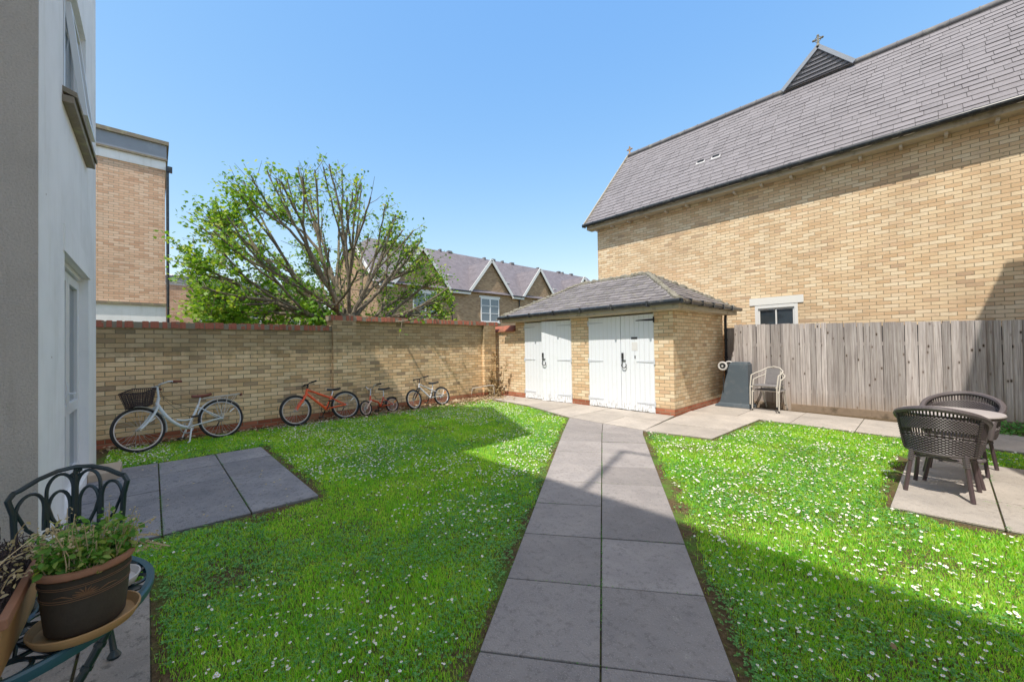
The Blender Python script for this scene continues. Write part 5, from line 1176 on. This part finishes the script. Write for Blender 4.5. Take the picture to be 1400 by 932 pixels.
# mint
T = thing('mint_plant', 'bushy green mint with dry flower stalks growing in the dark clay pot', 'plant', (*PC,PT+.17)); rm = random.Random(12); b = MB(); P = []; D = []
for k in range(190):
    a = rm.uniform(0,2*pi); r0 = .08*sqrt(rm.random()); H_ = rm.uniform(.04,.125) if k < 165 else rm.uniform(.12,.17); p = Vector((PC[0]+r0*cos(a), PC[1]+r0*sin(a), PT+.17)); dr = Vector((cos(a)*rm.uniform(0,.45), sin(a)*rm.uniform(0,.45), 1)).normalized()
    e_ = p+dr*H_; m_ = p.lerp(e_,.5)+Vector((rm.gauss(0,.008), rm.gauss(0,.008), 0)); b.tube([p, m_, e_], [.0016,.0013,.0008], 4)
    if k < 172:
        for j in range(rm.randint(9,16)): t = rm.uniform(.15,1.05); q = p.lerp(e_, t); P.append(tuple(q+Vector((rm.gauss(0,.009), rm.gauss(0,.009), rm.gauss(0,.006)))))
    else:
        for j in range(14): D.append(tuple(e_ + (p-e_)*rm.uniform(0,.45) + Vector((rm.gauss(0,.007), rm.gauss(0,.007), rm.gauss(0,.006)))))
for k in range(7):   # stalks hanging out over the grass side
    a = rm.uniform(1.0,2.4); p = Vector((PC[0]+.07*cos(a), PC[1]+.07*sin(a), PT+.18)); e_ = p+Vector((cos(a)*rm.uniform(.06,.14), sin(a)*rm.uniform(.06,.14), rm.uniform(-.06,.1))); b.tube([p, p.lerp(e_,.5)+Vector((0,0,.03)), e_], .0012, 4)
    for j in range(10): D.append(tuple(p.lerp(e_, rm.uniform(.4,1))+Vector((rm.gauss(0,.006), rm.gauss(0,.006), rm.gauss(.01,.006)))))
mkobj('stems', b, M_straw, T); loc_ = (*PC,PT+.17)
leaves('leaves', P, (.011,.027), M_mint, T, 'oval', .6, np.random.default_rng(2), loc=loc_); leaves('dry_flowers', D, (.005,.012), M_straw, T, 'tri', .2, np.random.default_rng(3), loc=loc_)
# trough
T = thing('trough_planter', 'rectangular terracotta trough of dark roots at the left edge of the table', 'planter', (-1.75,-.34,PT), world=True)
x0, x1, y0, y1 = -2.02, -1.515, -.455, -.262; zb, zt_ = .683, .868
b = MB(); 
def fr(x0,x1,y0,y1,z): return [(x0,y0,z),(x1,y0,z),(x1,y1,z),(x0,y1,z)]
def shell(b, rings):
    k = len(b.v); 
    for r_ in rings: b.v += r_
    for i in range(len(rings)-1):
        for j in range(4): b.f.append((k+4*i+j, k+4*i+(j+1)%4, k+4*i+4+(j+1)%4, k+4*i+4+j))
shell(b, [fr(x0+.03,x1-.03,y0+.025,y1-.025,zb), fr(x0+.008,x1-.008,y0+.006,y1-.006,zt_-.028)]); b.poly(fr(x0+.03,x1-.03,y0+.025,y1-.025,zb)); mkobj('body', b, M_terray, T)
b = MB(); shell(b, [fr(x0+.007,x1-.007,y0+.005,y1-.005,zt_-.03), fr(x0-.004,x1+.004,y0-.004,y1+.004,zt_-.026), fr(x0-.004,x1+.004,y0-.004,y1+.004,zt_), fr(x0+.014,x1-.014,y0+.014,y1-.014,zt_), fr(x0+.016,x1-.016,y0+.016,y1-.016,zt_-.05)]); mkobj('rim', b, M_terra, T, bevel=.003)
b = MB(); b.poly(fr(x0+.016,x1-.016,y0+.016,y1-.016,zt_-.02)); mkobj('soil', b, M_soilp, T)
T = thing('dead_plant', 'tangle of dark dead roots and dry stalks filling the terracotta trough', 'plant', (-1.77,-.36,zt_)); b = MB(); b2 = MB()
for k in range(900):
    x_, y_ = rm.uniform(x0+.02,x1-.02), rm.uniform(y0+.02,y1-.02); h_ = .085*(1-((x_-(x0+x1)/2)/.27)**2*.55)*(1-((y_-(y0+y1)/2)/.12)**2*.6); p = Vector((x_,y_,zt_-.02+rm.uniform(0,1)*h_)); pts = [p]
    d = Vector((rm.gauss(0,1), rm.gauss(0,.7), rm.gauss(0,.5))).normalized()
    for j in range(4): d = (d+Vector((rm.gauss(0,.4), rm.gauss(0,.4), rm.gauss(-.05,.3)))).normalized(); q_ = pts[-1]+d*.017; q_.x = min(max(q_.x, x0+.018), x1-.018); q_.y = min(max(q_.y, y0+.018), y1-.018); q_.z = max(q_.z, zt_-.02); pts.append(q_)
    b.tube(pts, .0013, 3, cap=False)
DL = []
for k in range(24):
    p = Vector((rm.uniform(x0,x1-.02), rm.uniform(y0+.02,y1), zt_+.02)); e_ = p+Vector((rm.gauss(.0,.09), rm.gauss(.05,.06), rm.uniform(.02,.11))); b2.tube([p, p.lerp(e_,.5)+Vector((0,0,.02)), e_], .0014, 4)
    for j in range(9): DL.append(tuple(p.lerp(e_, rm.uniform(.4,1))+Vector((rm.gauss(0,.01), rm.gauss(0,.01), rm.gauss(0,.008)))))
mkobj('roots', b, M_root, T); mkobj('stalks', b2, M_straw, T); leaves('dry_leaves', DL, (.007,.018), M_straw, T, 'oval', .2, loc=(-1.77,-.36,zt_))
# ------------------------------------------------------------------ lawn: blades, clover, daisies
def inpoly(x, y, poly):
    r = np.zeros(len(x), bool); n = len(poly)
    for i in range(n):
        (x1, y1), (x2, y2) = poly[i], poly[(i+1) % n]
        c = ((y1 > y) != (y2 > y)) & (x < (x2-x1)*(y-y1)/((y2-y1) if abs(y2-y1) > 1e-9 else 1e-9)+x1); r ^= c
    return r
def distpoly(x, y, poly):
    d = np.full(len(x), 9.); n = len(poly)
    for i in range(n):
        (x1, y1), (x2, y2) = poly[i], poly[(i+1) % n]; dx, dy = x2-x1, y2-y1; t = np.clip(((x-x1)*dx+(y-y1)*dy)/(dx*dx+dy*dy), 0, 1); d = np.minimum(d, np.hypot(x-x1-t*dx, y-y1-t*dy))
    return d
PAV = [[pl(-4.8), pr(-4.8), (-3.31,6.13), (-4.99,6.22)], [(-8.7,7.02),(-6.8,6.81),(-4.99,6.22),(-3.31,6.14),(-2.27,6.33),(-2.18,8.55),(1.9,8.1),(1.9,10.3),(-9.3,10.3)], [(-.24,4.78),(1.9,4.9),(1.9,7.2),(-.16,7.1)], [(-7.0,-.56),(-4.25,-.56),(-4.21,1.22),(-6.95,1.20)], [(-3.55,-.70),(-1.35,-.70),(-1.3,.0),(-3.5,-.02)], [(-3.9,-3.2),(.2,-3.2),(.2,-.62),(-3.9,-.62)], [(-7.46,-9),(-4,-9),(-4,-.58),(-7.46,-.58)]]
def fbm(x, y, f, seed=0, oct=4):
    r = np.random.default_rng(seed+100); v = np.zeros(len(x)); a = 1.
    for o_ in range(oct):
        for _ in range(4):
            t = r.uniform(0, 2*pi); ph = r.uniform(0, 2*pi); k = f*r.uniform(.7,1.4); v += a*np.sin((x*cos(t)+y*sin(t))*k+ph+1.3*np.sin((x*sin(t)-y*cos(t))*k*.7+ph*2))
        f *= 2.1; a *= .6
    return v/4.6
rg = np.random.default_rng(77)
def scatter(n, dens):
    x = rg.uniform(-9.1, 1.74, n); y = rg.uniform(-2.6, 9.6, n)
    k = x > wx(y) + .22 + .10*fbm(x, y, 4, 3) + np.clip((y-3)*.07, 0, .35)
    k &= ~((y < -.5) & (x < -3.3))
    x, y = x[k], y[k]; ok = np.ones(len(x), bool)
    dd = np.full(len(x), 9.)
    for p in PAV: ok &= ~inpoly(x, y, p); dd = np.minimum(dd, distpoly(x, y, p))
    x, y, dd = x[ok], y[ok], dd[ok]
    zf = x*ef.x + y*ef.y; xc = x*er.x + y*er.y; d = np.hypot(x, y)
    vis = (zf > .5) & (np.abs(xc) < zf*1.75+.6); pr = dens(x, y, np.maximum(d, 1.0), dd)*vis
    k = rg.random(len(x)) < pr; return x[k], y[k], np.maximum(d[k], 1.), dd[k]
AREA = 10.84*12.2
# blades
N0 = int(AREA*21000)
bare = lambda x, y, dd: np.clip((dd-.045-.10*np.clip(fbm(x,y,5,9),-.35,1.2))/.09, .02, 1)*np.clip(1.15-1.3*np.clip(fbm(x,y,1.9,5)-.35,0,1), .15, 1)*np.clip(1-np.exp(-((x+3.2)**2+(y-.35)**2)/.12)*.9, 0, 1)
x, y, d, dd = scatter(N0, lambda x, y, d, dd: np.clip((2.6/d)**1.15, 0, 1)*bare(x, y, dd))
n = len(x); th = rg.uniform(0, 2*pi, n); ht = (.010+.021*rg.random(n))*(1+.45*fbm(x, y, 3, 2)); ht = np.clip(ht, .008, .055); wd = .0014*np.clip(d/2.2, 1, 5)**.85*rg.uniform(.7,1.4,n)
lean = rg.uniform(.1, 1.1, n); dx, dy = np.cos(th), np.sin(th); px, py = -dy, dx
V = np.zeros((n,5,3)); 
V[:,0] = np.stack([x-px*wd, y-py*wd, np.zeros(n)], 1); V[:,1] = np.stack([x+px*wd, y+py*wd, np.zeros(n)], 1)
mx, my = x+dx*lean*ht*.35, y+dy*lean*ht*.35
V[:,2] = np.stack([mx+px*wd*.8, my+py*wd*.8, ht*.6], 1); V[:,3] = np.stack([mx-px*wd*.8, my-py*wd*.8, ht*.6], 1); V[:,4] = np.stack([x+dx*lean*ht, y+dy*lean*ht, ht], 1)
def rawmesh(name, V, faces_idx, totals, mats, midx=None):
    me = bpy.data.meshes.new(name); me.vertices.add(len(V)); me.vertices.foreach_set('co', V.reshape(-1).astype(np.float32)); me.loops.add(len(faces_idx)); me.loops.foreach_set('vertex_index', faces_idx.astype(np.int32)); me.polygons.add(len(totals))
    me.polygons.foreach_set('loop_start', np.concatenate([[0], np.cumsum(totals)[:-1]]).astype(np.int32)); me.polygons.foreach_set('loop_total', totals.astype(np.int32))
    for m_ in mats: me.materials.append(m_)
    if midx is not None: me.polygons.foreach_set('material_index', midx.astype(np.int32))
    me.update(calc_edges=True); o = bpy.data.objects.new(name, me); COL.objects.link(o); return o
base = np.arange(n)[:,None]*5; F = np.concatenate([base+np.array([0,1,2,3]), base+np.array([3,2,4])], 1).reshape(-1); tot = np.tile([4,3], n)
tag(rawmesh('lawn_grass', V.reshape(-1,3), F, tot, [M_grass]), 'short green lawn grass on both sides of the path', 'grass', kind='stuff'); print('blades', n)
# clover: trefoils
x, y, d, dd = scatter(int(AREA*4200), lambda x, y, d, dd: np.clip((2.2/d)**1.5, 0, 1)*np.clip(fbm(x,y,2.6,15)*1.7+.5, 0.06, 1)*np.clip((dd-.01)/.05, .1, 1))
n = len(x); th0 = rg.uniform(0, 2*pi, n); h0 = rg.uniform(.010, .032, n); sz = rg.uniform(.005, .0105, n)*np.clip(d/2.4, 1, 3)**.6; tilt = rg.uniform(-.35,.35,(n,2))
tmpl = np.array([(0,0),(.55,.35),(.95,.30),(1.0,0),(.95,-.30),(.55,-.35)]); Vs = []
for k in range(3):
    a = th0+k*2*pi/3+rg.uniform(-.15,.15,n); lx = tmpl[None,:,0]*sz[:,None]; ly = tmpl[None,:,1]*sz[:,None]*1.35
    X_ = lx*np.cos(a)[:,None]-ly*np.sin(a)[:,None]; Y_ = lx*np.sin(a)[:,None]+ly*np.cos(a)[:,None]
    Z_ = h0[:,None]+X_*tilt[:,0:1]+Y_*tilt[:,1:2]+np.abs(ly)*.25; Vs.append(np.stack([x[:,None]+X_, y[:,None]+Y_, Z_], 2))
V = np.concatenate(Vs, 0).reshape(-1,3); nn_ = 3*n
tag(rawmesh('clover', V, np.arange(nn_*6), np.full(nn_,6), [M_clover]), 'clover and small weeds spread through the lawn', 'clover', kind='stuff'); print('clover', nn_)
# daisies
sunny = lambda x, y: np.clip((x+3.0)*.5, 0, 1)*np.clip((y-2.0)*.6, 0, 1)
x, y, d, dd = scatter(int(AREA*420), lambda x, y, d, dd: (np.clip(fbm(x,y,1.5,31)*.9+fbm(x,y,4.,32)*.55+.36, .05, 1.4)*(.85+.25*np.clip(d-3,0,2.5))*(1-sunny(x,y)) + sunny(x,y)*np.clip(.55+.35*fbm(x,y,1.8,33)+.3*fbm(x,y,6,34), .1, 1)*.95)*np.clip((dd-.04)/.12, 0, 1)*np.where((y<.9)&(x>-4.4)&(x<-3),.3,1))
n = len(x); K = 12; rad = rg.uniform(.0066, .0108, n)*np.clip(d/3,.9,1.1)*np.where(rg.random(n)<.1,.7,1); hz = rg.uniform(.020,.042,n); tl = rg.normal(size=(n,2))*.28; cup = rg.uniform(-.1,.35,n)
ang = np.arange(K)*2*pi/K; rs = np.where(np.arange(K)%2==0, 1., .80)
Xp = rad[:,None]*rs*np.cos(ang); Yp = rad[:,None]*rs*np.sin(ang); P1 = np.stack([x[:,None]+Xp, y[:,None]+Yp, hz[:,None]+Xp*tl[:,0:1]+Yp*tl[:,1:2]+cup[:,None]*rad[:,None]*.5], 2)
ctr = np.stack([x, y, hz], 1)[:,None,:]
a6 = np.arange(6)*pi/3; Xc = (rad*.34)[:,None]*np.cos(a6); Yc = (rad*.34)[:,None]*np.sin(a6); P2 = np.stack([x[:,None]+Xc, y[:,None]+Yc, hz[:,None]+Xc*tl[:,0:1]+Yc*tl[:,1:2]+.0022+cup[:,None]*rad[:,None]*.12], 2)
st = np.stack([np.stack([x-.0009,y,np.zeros(n)],1), np.stack([x+.0009,y,np.zeros(n)],1), np.stack([x,y,hz-.0005],1)], 1)
V = np.concatenate([ctr, P1, P2, st], 1); m_ = V.shape[1]; base = np.arange(n)[:,None]*m_
tri = np.array([[0,1+i,1+(i+1)%K] for i in range(K)]).reshape(-1); fc = np.concatenate([tri, np.arange(1+K,7+K), np.arange(7+K,10+K)])
tot = np.tile([3]*K+[6,3], n); mi = np.tile([0]*K+[1,2], n)
tag(rawmesh('daisies', V.reshape(-1,3), (base+fc).reshape(-1), tot, [M_petal, M_dcent, M_clover], mi), 'small white daisies flowering all over the lawn', 'daisies', kind='stuff'); print('daisies', n)
# weeds in the joints and at path edges
rgj = np.random.default_rng(6); W = []
def along(a, b_, dens, w=.012):
    L = math.hypot(b_[0]-a[0], b_[1]-a[1]); m = int(L*dens); t = rgj.random(m); keep = np.sin(t*L*3.1+a[0]*7)+np.sin(t*L*7.7+a[1]*3) + rgj.normal(size=m)*.5 > .3; t = t[keep]
    W.append(np.stack([a[0]+(b_[0]-a[0])*t+rgj.normal(size=len(t))*w, a[1]+(b_[1]-a[1])*t+rgj.normal(size=len(t))*w, np.full(len(t), .022)+rgj.random(len(t))*.008], 1))
m0 = ((pl(-4.8)[0]+pr(-4.8)[0])/2, (pl(-4.8)[1]+pr(-4.8)[1])/2); m1 = ((pl(3.6)[0]+pr(3.6)[0])/2, (pl(3.6)[1]+pr(3.6)[1])/2)
along(m0, m1, 380, .003)
for k in range(15):
    a = pl(-4.8+.6*k); c = pr(-4.8+.6*k); along(a, c, 90, .003)
for a, c in (((-7,.05),(-4.25,.05)),((-7,.65),(-4.25,.65)),((.42,4.8),(.47,7.1)),((-.2,5.5),(1.9,5.5))): along(a, c, 300, .008)
o = leaves('joint_weeds', np.concatenate(W), (.003,.009), M_clover, None, 'oval', .8, rgj); tag(o, 'tiny weeds growing in the joints between paving slabs', 'weeds', kind='stuff')
# straw bits dropped on the doorstep slabs and a few dead leaves on the lawn
P = np.stack([rgj.uniform(-7,-4.3,90), rgj.uniform(-.4,1.1,90), np.full(90,.034)], 1); o = leaves('straw_litter', P, (.01,.035), M_straw, None, 'tri', 6, rgj); tag(o, 'pale bits of straw scattered on the grey doorstep slabs', 'litter', kind='stuff')
x, y, d, dd = scatter(int(AREA*3), lambda x, y, d, dd: np.full(len(x), .4)); o = leaves('scattered_leaves', np.stack([x, y, np.full(len(x),.045)], 1), (.012,.03), M_dry, None, 'maple', 1.5, rgj); tag(o, 'few curled brown leaves dropped on the lawn', 'leaves', kind='stuff')
for o in bpy.data.objects:
    if '_w' in o.keys(): del o['_w']
